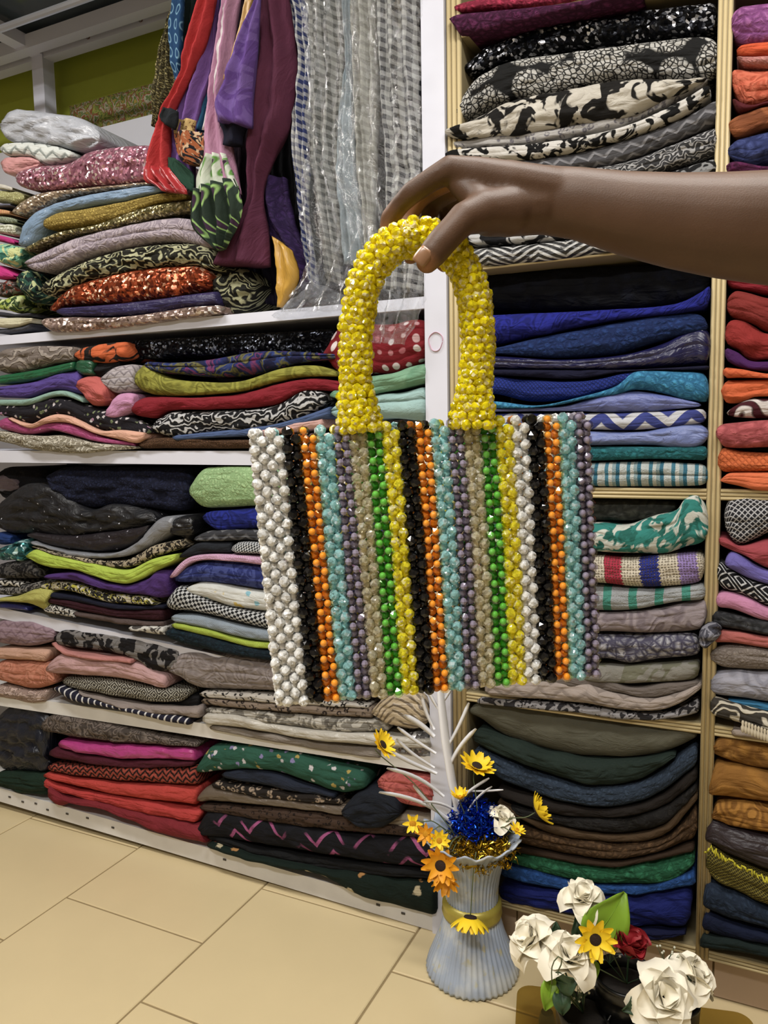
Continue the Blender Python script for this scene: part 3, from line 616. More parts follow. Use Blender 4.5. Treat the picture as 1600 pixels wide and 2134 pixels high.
# fourth white shelf
G4 = 'fabrics on the fourth white shelf'
block(0, 1240, 1.739, 'on the fourth white shelf', G4, [
 ('mauve ribbed knit roll', 'scale s=.025 #a08590 #8a6f7b', '-30,88 0,90 100,98 200,128', '-30,185 0,185 100,192 195,168'),
 ('pale peach cotton fold', 'plain #d7a78d', '-30,192 0,194 160,202 175,225', '-30,236 0,237 165,246'),
 ('coral peach gauze bundle', 'jac s=.03 #d98d70 #cf8063', '-30,240 0,240 160,248 202,300', '-30,318 0,322 110,347 202,322', dict(wr=.005)),
 ('cream pink chunky lace', 'coil s=.02 #cdb2a4 #a98f82', '-30,328 0,330 110,352 175,347', '-30,374 0,378 100,397 165,392', dict(wr=.006)),
 ('black fabric with silver scroll print', 'print s=.05 #1c1a1c #84807e', '190,135 250,125 430,150 650,200', '200,190 400,218 480,242 545,287 648,270', dict(wr=.006)),
 ('thin salmon pink slip of fabric', 'plain #c9837c', '180,168 240,207 480,237', '195,190 240,222 480,250', dict(Y=-.03)),
 ('blush pink cotton', 'plain #cda1a0', '158,250 220,212 480,247 600,300', '180,292 400,308 600,347', dict(wr=.005, Y=-.025)),
 ('cream and black geometric lace', 'diam s=.022 #4a453d #c9c5b2', '208,302 400,312 540,342 685,347', '250,340 450,382 640,392 685,360', dict(Y=-.02)),
 ('black cotton peeking out', 'plain #151416', '530,395 600,372 725,365', '540,402 640,412 725,410', dict(Y=.0)),
 ('taupe ruffled fabric', 'plain #9a8c84', '250,345 400,386 560,408 728,412', '340,385 520,432 690,447 728,452', dict(wr=.007, Y=-.03)),
 ('navy and white ticking stripe fabric', 'stripe s=.028 #26263a #26263a #e6e4e2 #26263a', '188,332 250,352 330,382 500,422 692,452', '200,352 260,388 400,412 560,452 685,478', dict(Y=-.035)),
 ('large taupe lilac embossed roll', 'jac s=.03 #9d928f #8b807d', '606,258 650,208 800,215 1000,245 1250,300 1340,310', '618,290 700,342 850,352 1100,362 1340,390', dict(wr=.004)),
 ('black and cream spotted thin fold', 'leop s=.02 #c6beb2 #1d1b1b', '718,352 980,367 1340,402', '728,372 980,396 1340,412'),
 ('tan leopard print fabric', 'leop s=.02 #8f7d6c #2b2320', '722,376 980,397 1200,405 1352,412', '738,402 1000,424 1200,442 1352,450'),
 ('off white grey marble print fabric', 'print s=.04 #c9c4b8 #8c877c #6b665e', '738,410 1000,428 1200,446 1410,457', '748,432 1000,472 1200,502 1410,497'),
 ('pearly cream satin fabric', 'satin #c8c2b4', '728,432 850,442 1100,492 1400,512 1560,532', '738,470 900,492 1150,532 1400,557 1560,562', dict(Y=-.03)),
 ('plain taupe linen', 'plain #8f857a', '755,472 900,495 1150,535 1380,560', '768,492 1000,540 1200,575 1380,598'),
 ('cream newsprint pattern bundle', 'herr s=.02 #c7b28e #6e5d45', '1343,410 1400,365 1480,355 1545,370', '1350,440 1400,475 1480,500 1545,490', dict(wr=.008, Y=-.04)),
 ('silver lace at the post end', 'seq s=.01 #9b9a9a #7a7878 #f2f2f2', '1405,525 1480,500 1560,505', '1410,570 1480,595 1560,605', dict(Y=-.02)),
])
# bottom white rail
G5 = 'fabrics on the bottom white rail'
block(0, 1440, 1.702, 'on the bottom white rail', G5, [
 ('dark navy crumpled fabric heap', 'satin #1b2130', '-30,55 60,55 140,80 175,180', '-30,300 60,300 165,300', dict(wr=.018, Y=-.01)),
 ('dark forest green fold', 'plain #1c3326', '-30,290 60,295 165,305', '-30,345 60,372 165,382', dict(wr=.007, Y=-.02)),
 ('grey brown crushed lace fabric', 'jac s=.018 #7c6f66 #4b423c', '140,100 200,86 500,150 705,192', '150,150 230,172 450,192 705,200', dict(wr=.007)),
 ('hot pink satin fold', 'satin #c8378e', '188,178 350,192 520,202 692,210', '228,216 400,247 560,247 695,255', dict(wr=.005)),
 ('maroon cotton fold', 'plain #541a2b', '174,202 230,218 400,249 560,250 690,256', '176,240 350,266 520,277 685,268'),
 ('red and black tribal print', 'zig s=.018 #b04a38 #2e1a18', '164,262 350,270 690,277', '170,290 400,322 702,342'),
 ('bright red velvet upper fold', 'plain #cf4036', '148,292 400,330 702,346', '160,312 400,372 692,416'),
 ('bright red velvet lower fold', 'plain #cb3c38', '143,312 250,352 400,376 720,432', '160,352 300,387 500,442 692,476'),
 ('dark red velvet fold overhanging the rail', 'plain #8c2630', '150,325 210,382 300,392 500,444 715,492', '192,426 250,405 400,442 560,512 732,556', dict(Y=-.035)),
 ('green floral print fabric', 'floral s=.025 #2a5f4c #8f86b8 #b9a24a #d8d3d6', '694,260 740,204 1000,222 1180,268 1295,302', '700,302 780,292 950,292 1200,372 1300,352', dict(wr=.005)),
 ('navy blue cotton fold', 'plain #242b3b', '780,292 900,284 1050,330 1190,372', '790,312 900,334 1050,362 1190,382'),
 ('black and cream animal print fold', 'leop s=.022 #2a2420 #b09a82', '748,325 900,347 1210,388', '758,348 950,387 1210,408'),
 ('taupe brown satin fold', 'satin #6f6152', '694,375 730,345 900,377 1235,418', '700,397 900,407 1245,447'),
 ('dark brown leopard print fabric', 'leop s=.014 #4d3a2e #241a16', '698,407 900,417 1240,452 1520,512', '720,428 1000,482 1200,505 1520,524'),
 ('black fabric with pink embroidered zigzags', 'zig s=.06 #17171c #1b1b22 #b0558a', '690,490 730,432 900,462 1200,517 1540,532', '700,520 900,552 1200,602 1500,642 1545,610', dict(wr=.004, Y=-.03)),
 ('plain black cotton fold', 'plain #17181a', '728,505 900,557 1200,607 1540,645', '740,532 900,592 1250,652 1540,672'),
 ('black green bird print hanging over the rail', 'floral s=.045 #16261f #c98f4a #a33d2a #d9c9a0', '728,540 900,592 1250,657 1545,692', '740,562 900,612 1150,664 1250,732 1400,778 1545,818', dict(Y=-.04)),
 ('navy shirt sleeve folded over', 'plain #1d222c', '1205,420 1260,372 1350,365 1415,410', '1215,450 1270,500 1340,500 1415,455', dict(wr=.01, Y=-.045)),
 ('coral salmon crinkled fabric', 'jac s=.025 #d3685f #c25a55', '1328,305 1400,300 1540,318', '1350,370 1420,418 1540,432', dict(wr=.006, Y=-.02)),
 ('beige cotton beside navy sleeve', 'plain #9b8d78', '1340,462 1420,440 1535,450', '1350,490 1440,495 1535,500', dict(Y=-.01)),
])
# beige unit, wide bay
GA = 'fabrics in the wide beige bay'
block(900, 0, 2.286, 'on the top beige shelf', GA, [
 ('bright pink eyelet fabric', 'lace s=.016 #d1365e #8c1f3c', '100,25 200,-10 500,-50 900,-110', '105,48 300,34 600,8 900,-60'),
 ('plum purple eyelet fabric', 'lace s=.02 #6f2a5c #431537', '82,85 125,52 400,32 700,0 1000,-60', '90,100 130,148 400,98 700,30 1000,-30', dict(Y=-.03)),
], Y=-.015, depth=.3)
block(900, 0, 2.286, 'in the upper wide beige compartment', GA, [
 ('black glitter sequin fabric', 'seq s=.007 #1a1c24 #08090c #f4f6ff', '150,300 240,222 500,112 800,62 1100,12 1360,-15', '150,352 300,292 560,232 900,182 1360,135', dict(wr=.008, Y=.02)),
 ('white floral lace on black net', 'medal s=.085 #c4c2bb #1b1b1b', '106,510 180,372 350,272 600,232 900,192 1200,152 1360,145', '112,562 330,472 600,422 900,354 1210,370 1362,352', dict(wr=.005)),
 ('black and cream ruffled abstract print', 'print s=.05 #d6cfc0 #1e1c1a', '62,612 170,566 360,462 600,412 900,357 1200,370 1300,362', '68,650 350,632 560,602 900,542 1150,440 1310,372', dict(wr=.009, Y=-.03)),
 ('pale grey animal print fold', 'leop s=.016 #b9b5b0 #77737a', '86,672 350,634 600,604 1000,502 1200,386 1325,368', '105,705 500,672 900,597 1050,532 1300,402'),
 ('black and white tribal geometric print', 'print s=.035 #e0dcd4 #141414', '58,722 110,704 500,672 900,598 1100,512 1310,402', '68,748 330,757 600,727 900,652 1200,532 1330,425', dict(Y=-.025)),
 ('dark grey scalloped lace', 'scale s=.02 #4e4d50 #87868a', '330,762 600,730 900,660 1200,548 1362,450', '390,785 640,807 900,762 1150,664 1362,575'),
 ('silver grey bobble texture fabric', 'coil s=.012 #a9a8a8 #3b3b3d', '640,812 900,766 1150,672 1362,582', '700,842 1000,832 1200,770 1362,725', dict(wr=.006)),
 ('black lace with silver outline above the arm', 'coil s=.02 #8d8d8d #18181a', '160,880 500,845 1000,835 1362,735', '160,960 500,940 1000,930 1362,860'),
 ('grey cotton hidden behind the arm', 'plain #55555a', '160,965 500,945 1000,935 1362,865', '160,1060 500,1040 1000,1020 1362,950'),
 ('black fabric with white wavy edge', 'print s=.05 #1b1b1e #c8c8c8', '150,1115 400,1090 900,1050 1362,960', '170,1165 480,1152 680,1130 1000,1110 1362,1040'),
 ('black and silver feather pattern fabric', 'herr s=.016 #141416 #c9c9c6', '165,1180 500,1152 680,1132 1000,1112 1362,1045', '170,1268 400,1252 600,1232 860,1192 1362,1130', dict(Y=-.02)),
], Y=-.01)
block(960, 480, 2.5, 'in the blue wide beige compartment', GA, [
 ('black navy lace fabric at the top', 'lace s=.05 #10131f #0a0b10', '25,215 600,182 1200,165 1290,170', '25,415 700,407 1100,382 1295,335', dict(Y=.06, wr=.006)),
 ('royal blue crinkled lace', 'jac s=.02 #1a2391 #121a70', '25,440 165,430 700,412 1100,382 1240,322 1305,262', '25,610 165,592 400,542 800,462 1100,432 1295,400', dict(wr=.006)),
 ('mid navy scale lace', 'lace s=.016 #1f3d7a #14295a', '25,620 170,612 400,552 800,472 1150,422 1260,432', '25,640 170,642 500,662 800,642 1000,582 1295,522'),
 ('dark indigo satin folded double', 'satin #17174a', '25,650 170,652 540,672 850,642 1050,582 1230,492 1305,522', '25,715 170,722 500,722 900,722 1295,700', D2),
 ('midnight navy thin fold', 'plain #10112e', '25,722 170,724 500,725 900,725 1295,702', '25,752 170,752 600,772 850,735 1295,725'),
 ('royal blue honeycomb lace', 'net s=.01 #19308c #102163', '25,755 165,757 400,777 650,782 850,742 960,722', '25,850 165,852 350,892 600,872 850,795 960,735', dict(wr=.005)),
 ('turquoise pebble lace with looped end', 'lace s=.018 #3ba0d0 #1f6f9c', '25,880 180,890 400,912 600,872 800,812 900,732 1050,722 1250,736 1290,780', '25,915 190,927 450,917 650,877 800,855 900,830 1050,850 1150,885 1290,895', dict(Y=-.03)),
 ('periwinkle eyelet lace', 'stud s=.01 #6673b8 #3b4380', '25,930 400,925 560,910 700,862 870,832 1050,855 1250,902', '25,945 560,942 750,947 950,947 1250,918'),
 ('white and navy stepped zigzag jacquard', 'zig s=.05 #3f4a97 #cfd0d6', '25,952 640,952 900,947 1275,927', '25,1040 650,1037 900,1042 1275,1002'),
 ('periwinkle dotted cotton', 'stud s=.016 #6f80bd #39447c', '25,1045 670,1047 950,1047 1200,992 1290,1032', '25,1120 680,1122 1000,1122 1200,1152 1290,1085', dict(wr=.006)),
 ('teal lace fabric', 'lace s=.016 #1b7f88 #115e66', '25,1125 690,1127 1000,1127 1285,1122', '25,1200 700,1202 1000,1192 1285,1202'),
 ('white and blue ikat pattern folded double', 'stripe s=.05 #bfc7c4 #3f7f96 #c9cfca #8fa8ac #2f6f88 #c4cbc8', '25,1212 690,1210 1000,1202 1285,1222', '25,1338 690,1338 1000,1342 1285,1332', D2),
])
block(1200, 980, 3.68, 'in the middle wide beige compartment', GA, [
 ('dark grey green floral lace', 'lace s=.03 #4b4d46 #2f312d', '-790,222 150,215 500,222 780,242', '-790,392 170,392 500,392 760,332', dict(Y=.02, wr=.006)),
 ('teal and white large flower print', 'print s=.045 #238a80 #d9dcd0 #1a6b60', '-790,432 150,422 380,432 600,352 760,312 830,222 920,192 1012,262', '-790,640 180,642 420,652 680,652 850,602 1005,582', dict(wr=.007, Y=-.03)),
 ('cream crochet with red blue lilac and green stripes', 'cstripe s=.34 #d8cdb6 #b72a46 #26318c #9a82c4 #1f7a46', '-790,662 170,667 400,682 700,652 985,642', '-790,880 170,882 450,912 760,902 940,872 985,802', dict(Y=-.03)),
 ('pale grey fabric with green lace stripes', 'stripe s=.06 #a6aaad #a6aaad #3f9483', '-790,892 190,892 450,917 760,907 990,872', '-790,1090 220,1092 450,1082 750,1022 992,1002', dict(wr=.004)),
 ('mauve grey embossed leaf lace', 'jac s=.035 #9a8d90 #7d7075', '-790,1100 220,1102 600,1072 980,1002 1005,1052', '-790,1250 220,1252 620,1262 940,1242 1002,1160'),
 ('navy and white marbled lace', 'lace s=.02 #b4b3ba #4e4b60', '-790,1260 300,1272 600,1272 940,1258', '-790,1482 220,1462 400,1502 600,1472 950,1442', dict(wr=.005)),
 ('olive grey leaf print', 'print s=.05 #8d8a80 #75745f', '-790,1490 400,1512 560,1502 960,1482', '-790,1600 400,1652 620,1642 920,1622', dict(wr=.005)),
 ('grey brown linen', 'plain #6e645d', '-790,1605 100,1582 420,1672 700,1642 945,1622', '-790,1655 300,1712 560,1757 800,1707 950,1652'),
 ('beige fan pattern lace', 'scale s=.03 #a89a90 #8d8077', '-700,1600 0,1632 300,1722 560,1762 800,1712 965,1632', '-700,1742 0,1802 400,1852 620,1852 800,1792 955,1692', dict(Y=-.03)),
 ('black and grey abstract print under beige lace', 'print s=.02 #9b989a #2f2d30', '-760,1752 0,1805 400,1862 700,1862 945,1762', '-760,1800 0,1872 400,1922 700,1916 945,1872', dict(Y=-.02)),
])
block(900, 1380, 2.286, 'in the bottom wide beige compartment', GA, [
 ('olive grey open weave linen with dark edge lines', 'net s=.004 #6c6a58 #5c5a4a', '175,215 250,172 400,190 600,232 900,292 1262,312', '180,252 350,372 600,452 850,472 1080,452 1262,372', dict(lay=1, wr=.004, Y=.0)),
 ('dark bottle green cotton', 'plain #223029', '190,325 400,392 680,472 900,482 1160,442', '205,402 400,492 650,582 850,602 1000,564 1160,455', dict(wr=.006)),
 ('slate blue fabric', 'lace s=.014 #3a4a5e #2b3848', '190,412 400,502 660,592 900,604 1050,554 1262,402', '195,482 350,582 600,672 850,702 1050,652 1262,502'),
 ('brown black thin fold', 'plain #221c18', '300,600 600,682 850,707 1050,662 1262,512', '320,650 600,732 850,747 1100,692 1262,572'),
 ('charcoal black thin fold', 'lace s=.02 #2a2826 #1d1b1a', '350,690 600,738 850,752 1100,697 1262,582', '400,740 700,802 900,822 1100,782 1262,622'),
 ('chocolate brown fold', 'plain #4f3c26', '300,655 500,762 700,812 900,832 1090,792 1200,682 1265,625', '330,715 600,832 900,862 1100,832 1265,665'),
 ('tan brown lace folded double', 'lace s=.018 #6b4f31 #46321d', '380,790 700,852 900,872 1110,845 1190,780 1262,680', '390,870 650,932 880,952 1100,912 1262,860', D2),
 ('dark brown thin fold above the green lace', 'plain #38281a', '380,880 650,936 900,956 1250,875', '390,912 700,962 880,978 1250,905'),
 ('emerald green floral lace', 'lace s=.02 #2a8058 #1a5c3d', '350,925 500,922 700,967 880,982 1250,910', '380,962 600,1042 900,1072 1150,1062 1250,972'),
 ('bright cobalt blue fold', 'lace s=.02 #245fae #194888', '330,965 500,1005 700,1062 1000,1072 1255,1000', '325,1035 600,1092 900,1117 1255,1075'),
 ('deep ultramarine crumpled fabric', 'plain #15226e', '320,1045 600,1102 900,1122 1250,1082', '320,1160 600,1212 900,1272 1215,1292', dict(wr=.008)),
 ('dark navy fold at the bottom', 'plain #10163c', '880,1262 1000,1285 1215,1290', '890,1290 1000,1335 1100,1335 1200,1300'),
])
# beige unit, right bay
GB = 'fabrics in the bay beside the beige divider'
block(1480, 0, 3.556, 'in the upper bay beside the divider', GB, reach=(1640, 2080, None), rows=[
 ('orchid purple eyelet lace', 'lace s=.02 #b86bb0 #8c4787', '155,60 200,5 300,-10 900,-90', '160,282 250,302 600,290 900,262', dict(wr=.007)),
 ('vivid orange cotton fold', 'plain #e5571d', '192,350 240,318 430,292 900,240', '200,402 430,395 900,372'),
 ('pale pink thin lace', 'lace s=.012 #e0988f #c47a73', '180,402 300,405 900,380', '230,462 430,482 900,470'),
 ('coral orange crinkled lace', 'jac s=.02 #e77350 #cf5a38', '152,460 270,482 430,480 900,470', '165,690 280,770 430,740 900,690', dict(wr=.007)),
 ('dark burgundy thin fold', 'plain #5c1a22', '160,715 300,774 430,745 900,700', '170,772 240,812 430,762 900,740'),
 ('rust brown leaf jacquard', 'jac s=.04 #a55d2f #7e431f', '125,880 230,822 430,757 900,640', '150,1000 250,995 430,925 900,850'),
 ('slate blue lace bundle', 'lace s=.024 #46538f #2b3566', '128,1065 200,1012 430,942 900,860', '130,1170 220,1192 320,1232 430,1202 900,1150', dict(wr=.008)),
 ('plum lace fold above the arm', 'lace s=.02 #6d2558 #4a173b', '118,1195 200,1182 430,1222 900,1160', '118,1290 430,1300 900,1280'),
 ('magenta cotton hidden behind the arm', 'plain #8c2058', '118,1300 430,1305 900,1290', '110,1480 430,1470 900,1440'),
 ('pink lace hidden behind the arm', 'lace s=.02 #c7577f #9c3e60', '110,1485 430,1475 900,1445', '108,1740 430,1720 900,1670'),
])
block(1440, 560, 4.267, 'in the orange bay beside the divider', GB, reach=(1640, 2080, None), rows=[
 ('cherry red cotton at the top', 'plain #8c1626', '300,60 683,70 1300,60', '330,165 420,172 683,222 1300,270', dict(Y=.0)),
 ('brick red velvet upper roll', 'plain #8a2a24', '318,210 400,172 683,240 1300,300', '320,430 550,482 683,552 1300,600', dict(wr=.004)),
 ('brick red velvet lower roll with tucked fold', 'plain #9a2622', '305,470 350,440 450,440 550,492 683,562 1300,610', '300,672 420,722 530,812 683,802 1300,810', dict(wr=.008)),
 ('deep purple cotton below brick velvet', 'plain #4c1c5c', '298,690 420,742 520,814 683,822 1300,830', '298,805 450,882 683,912 1300,922'),
 ('orange ribbed edge fold', 'scale s=.012 #e0642a #c7501c', '283,872 450,892 683,932 1300,942', '290,970 450,965 683,972 1300,985', dict(Y=-.03)),
 ('bright orange chunky cotton', 'plain #e2652a', '272,1010 330,985 683,980 1300,987', '280,1202 450,1192 550,1142 683,1132 1300,1100', dict(wr=.01)),
 ('maroon fabric with white corded flowers', 'coil s=.06 #d8cfca #4a1620', '305,1270 450,1182 560,1147 683,1142 1300,1105', '335,1315 683,1337 1300,1342'),
 ('salmon pink eyelet cotton overhanging', 'lace s=.03 #cf6468 #a94a4e', '215,1420 240,1390 320,1372 683,1342 1300,1335', '230,1520 300,1592 683,1592 1300,1592', dict(Y=-.035)),
 ('orange popcorn weave lace', 'net s=.014 #e06d2a #c65a1e', '232,1620 290,1592 450,1622 683,1640 1300,1650', '235,1790 300,1815 683,1812 1300,1812', dict(wr=.005)),
 ('plain orange wool fold on the board', 'plain #e8713a', '275,1860 330,1825 400,1817 683,1812 1300,1812', '258,1900 400,1932 560,1972 683,1982 1300,1995', dict(Y=-.025)),
])
block(1200, 980, 3.68, 'in the third bay beside the divider', GB, reach=(1640, 2080, None), rows=[
 ('black and white fishnet lattice fabric', 'net s=.013 #26262b #b9b9bb', '1125,290 1180,217 1472,207 2000,180', '1150,500 1240,582 1400,532 1472,494 2000,470', dict(wr=.004)),
 ('rose red cotton', 'plain #a8434c', '1085,500 1150,522 1250,584 1472,544 2000,520', '1095,592 1300,662 1472,762 2000,900', dict(wr=.006)),
 ('lavender blue rolled fold', 'plain #7167b8', '1135,690 1200,632 1300,682 1472,772 2000,910', '1150,742 1300,832 1472,882 2000,990', dict(wr=.004)),
 ('black and white diamond weave', 'diam s=.03 #18181c #cfcfd0', '1080,690 1150,746 1300,837 1472,892 2000,1000', '1088,912 1300,972 1472,1050 2000,1150'),
 ('candy pink cotton', 'plain #cf86ae', '1068,960 1150,942 1300,974 1472,1054 2000,1160', '1078,1062 1200,1082 1400,1152 1472,1166 2000,1230', dict(wr=.005)),
 ('charcoal metallic lace', 'lace s=.025 #4a4b4e #2b2c2f', '1045,1085 1110,1092 1472,1172 2000,1240', '1045,1202 1250,1232 1472,1272 2000,1330'),
 ('salmon terracotta cotton', 'plain #b8625c', '1050,1260 1110,1234 1472,1280 2000,1340', '1060,1332 1200,1334 1472,1372 2000,1420'),
 ('taupe small flower lace', 'lace s=.012 #9b8f86 #80746b', '1020,1390 1200,1347 1472,1377 2000,1425', '1040,1482 1150,1532 1472,1552 2000,1590', dict(wr=.003)),
 ('lavender grey swirl lace', 'jac s=.04 #8f8f9c #a5a5b2', '1035,1560 1200,1547 1472,1557 2000,1595', '1028,1742 1200,1762 1472,1802 2000,1850'),
 ('turquoise blue thin fold', 'plain #2f7fae', '1140,1765 1300,1772 1472,1804 2000,1855', '1190,1795 1300,1820 1472,1864 2000,1930', dict(Y=-.01)),
 ('cream macrame lace with tassels', 'coil s=.03 #cfc6b0 #3f3a33', '1025,1755 1200,1797 1472,1872 2000,1960', '1035,1902 1250,1952 1472,2010 2000,2110', dict(wr=.005, Y=-.03)),
 ('beige cotton under the macrame', 'plain #a8998c', '1185,1995 1300,2004 1472,2032 2000,2115', '1195,2045 1350,2064 1472,2084 2000,2170', dict(Y=-.02)),
 ('crumpled grey black print bulging past the divider', 'print s=.02 #4a4a55 #8f8f9a', '935,1260 990,1200 1060,1185 1115,1210', '940,1370 1000,1390 1050,1340 1110,1290', dict(wr=.012, Y=-.05, depth=.08)),
])
block(1440, 1500, 3.368, 'in the lowest bay beside the divider', GB, reach=(1640, 2080, None), rows=[
 ('mustard gold lace upper roll', 'lace s=.04 #a8741f #805413', '135,180 210,135 300,132 539,162 1100,230', '150,252 330,332 539,372 1100,440', dict(wr=.007, Y=-.01)),
 ('mustard gold cotton middle roll', 'jac s=.06 #a5701c #94631a', '122,440 190,322 539,382 1100,450', '125,560 330,582 539,612 1100,680', dict(wr=.003)),
 ('mustard gold embroidered lower roll', 'jac s=.03 #b27a20 #8a5a14', '145,660 200,592 539,622 1100,690', '150,712 300,782 539,827 1100,920', dict(wr=.006)),
 ('dark plum speckled tweed', 'stud s=.008 #2d2128 #5c4a54', '98,760 150,718 300,787 539,832 1100,930', '105,892 300,992 539,1087 1100,1250'),
 ('black net with yellow fringe edging', 'net s=.008 #3a3416 #8a7d22', '95,930 130,895 300,1012 539,1122 1100,1310', '115,1132 300,1232 539,1332 1100,1540', dict(wr=.006)),
 ('slate blue mottled fabric', 'lace s=.02 #2c3c52 #1f2c3f', '78,1210 120,1164 300,1236 539,1342 1100,1550', '88,1352 300,1442 539,1502 1100,1640'),
 ('navy blue cotton second from the base', 'plain #151f3c', '85,1362 300,1452 539,1522 1100,1650', '68,1500 300,1562 539,1592 1100,1690', dict(wr=.005)),
 ('dark green cotton at the base', 'plain #1c2a28', '58,1515 300,1564 539,1602 1100,1700', '60,1612 250,1642 539,1682 1100,1770'),
])

# ---------------------------------------------------------------- hanging clothes
def hang(L, R, mat, Y, thick=.05, folds=4, amp=.012, name='hanging_garment', parent=None, ext=True, sc=2.5806, x0=300, y0=0, seed=0, film=False, wr=.004):
    Lp, Rp = parse(L, x0, y0, sc), parse(R, x0, y0, sc)
    ln = max(np.hypot(*(np.array(Lp[-1])-np.array(Lp[0]))), 40); ny = int(np.clip(ln/9, 8, 70)); t = np.linspace(0, 1, ny)
    A, B = curve(Lp, t), curve(Rp, t); ns = 26 if not film else 34
    rows = []
    for i in range(ny): rows.append((onY(*A[i], Y), onY(*B[i], Y)))
    if ext:   # the cloth goes on above the frame up to the rail
        a, b = rows[0]; c_ = (a+b)/2; top = 2.79
        for k, s_ in ((1, .6), (2, .35)):
            z = a[2]+(top-a[2])*k/2; sh = (rows[0][0]-rows[2][0])*0
            rows.insert(0, (np.array([c_[0]+(a[0]-c_[0])*s_, Y+(.06-Y)*k/2, z]), np.array([c_[0]+(b[0]-c_[0])*s_, Y+(.06-Y)*k/2, z])))
    V = []; uv = []; vs_ = 0; pm = None
    for i, (a, b) in enumerate(rows):
        mid = (a+b)/2
        if pm is not None: vs_ += np.linalg.norm(mid-pm)
        pm = mid; w_ = np.linalg.norm(b-a); am = min(amp, w_*.16); th = min(thick, w_*.8)
        for j in range(ns):
            s_ = j/(ns-1); p = a+(b-a)*s_
            ph = seed*2.1+.9*mnoise.noise(Vector((seed*5.1, i*.06, 0)))
            y = -th*.5*(4*s_*(1-s_))**.5+am*math.sin(2*math.pi*folds*s_+ph+.5*math.sin(i*.1+seed))*(4*s_*(1-s_))**.4
            n1 = nz((p[0]+seed, y, p[2]), 22.)*wr+nz((p[0]+seed, y, p[2]), 60.)*wr*.5
            V.append((p[0]+n1*.6, p[1]+y+n1*1.5, p[2]+n1*.5)); uv.append((s_*w_*1.25, vs_))
        if not film:
            for j in range(ns-2, 0, -3):
                s_ = j/(ns-1); p = a+(b-a)*s_; V.append((p[0], p[1]+th*.5*(4*s_*(1-s_))**.5, p[2])); uv.append((s_*w_*1.25+.5, vs_))
    Rn = len(V)//len(rows); f = []
    for i in range(len(rows)-1):
        for k in range(Rn if not film else Rn-1): f.append((i*Rn+k, i*Rn+(k+1) % Rn, (i+1)*Rn+(k+1) % Rn, (i+1)*Rn+k))
    if not film: f += [tuple(range(Rn-1, -1, -1)), tuple(range((len(rows)-1)*Rn, len(rows)*Rn))]
    return obj(name, V, f, mat, parent, smooth=True, uv=uv)
GH = 'clothes hanging above the top white shelf'
def garment(label, spec, L, R, Y, name='hanging_garment', cat='garment', group=GH, **k):
    SEED[0] += 1; o = hang(L, R, FM(spec+' H'), Y, name=name, seed=SEED[0] % 13, **k); assert label not in LABELS; LABELS[label] = 1; return tag(o, label, cat, group)
def gpart(par, spec, L, R, Y, name, **k):
    SEED[0] += 1; return hang(L, R, FM(spec+' H'), Y, name=name, parent=par, seed=SEED[0] % 13, ext=False, **k)
garment('gold black lace dress hanging closest to the flower poster', 'lace s=.008 #b5a86a #3a341e', '168,0 110,200 62,430 45,680', '185,0 175,300 180,480 75,690', .07, thick=.04)
garment('dark green garment hanging behind the blue ringed one', 'plain #1b2b28', '205,0 200,250 190,430', '305,0 255,250 205,450', .09)
garment('blue sleeve printed with pale rings above the lace dress', 'rings s=.026 #1d4a78 #7fb3d0 #1d4a78', '163,0 140,150 155,350 168,435', '216,0 207,200 197,380 183,445', .03, thick=.03, folds=1, amp=.004)
o = garment('bright red dress with sheer hem hanging beside the pink sequins', 'plain #c02a2c', '300,0 230,250 190,420 100,600 25,850 0,950 10,985', '385,0 335,220 240,440 150,640 140,800 140,900 190,1000', -.02, folds=2)
gpart(o, 'plain #1d2226', '110,575 85,620 90,650', '185,600 185,660 170,700', -.05, 'black_trim', thick=.02, folds=1)
gpart(o, 'satin #b8242a', '5,905 0,950 100,1030', '135,900 215,1000 235,1045', -.045, 'sheer_hem', thick=.02, folds=3)
o = garment('lilac purple dress with ankara trim hanging beside the red dress', 'plain #7d549f', '375,90 315,280 220,520 172,680 145,850 150,960', '405,0 375,350 315,560 285,700 275,850 272,1030', .015, folds=2)
gpart(o, 'leop s=.014 #d8b46a #6a3a1c', '180,640 165,700 165,720', '280,650 275,690 272,720', -.02, 'ankara_band', thick=.02, folds=1)
gpart(o, 'print s=.03 #b5622e #1a1c22 #d9b48a', '165,720 170,800 200,860 250,890', '320,710 325,760 320,830 300,890', -.03, 'ankara_panel', thick=.03, folds=1)
gpart(o, 'plain #1d4230', '140,850 145,930 250,1030', '170,850 260,930 272,1035', -.02, 'green_panel', thick=.02, folds=1)
garment('teal blue narrow dress hanging between lilac and pink dresses', 'plain #1f5f86', '395,0 362,300 312,560 277,700', '440,0 405,250 355,520 322,710', .03, folds=1)
o = garment('baby pink long dress with green eye print hem', 'plain #c98fb0', '432,0 385,350 335,650 312,850', '515,0 475,300 440,600 470,760 525,1050', -.015, folds=2)
gpart(o, 'plain #e6dfe0', '428,0 380,350 328,650 318,700', '455,0 405,350 350,650 335,700', -.03, 'white_edge', thick=.015, folds=1)
gpart(o, 'rings s=.045 #dfe8d2 #69a83e #3a2338', '325,835 280,960 268,1040', '440,828 478,930 520,1030', -.045, 'eye_print_hem', thick=.02, folds=3, amp=.014)
gpart(o, 'rings s=.05 #2a3a2e #9cc86a #432a44', '262,1030 250,1130 265,1230 390,1350', '480,960 525,1060 522,1180 440,1335', -.055, 'eye_print_ruffle', thick=.025, folds=4, amp=.022)
garment('golden yellow narrow strap hanging beside the purple sleeve', 'satin #d0a04a', '548,0 502,200 430,430', '586,0 532,230 452,445', -.05, thick=.02, folds=1)
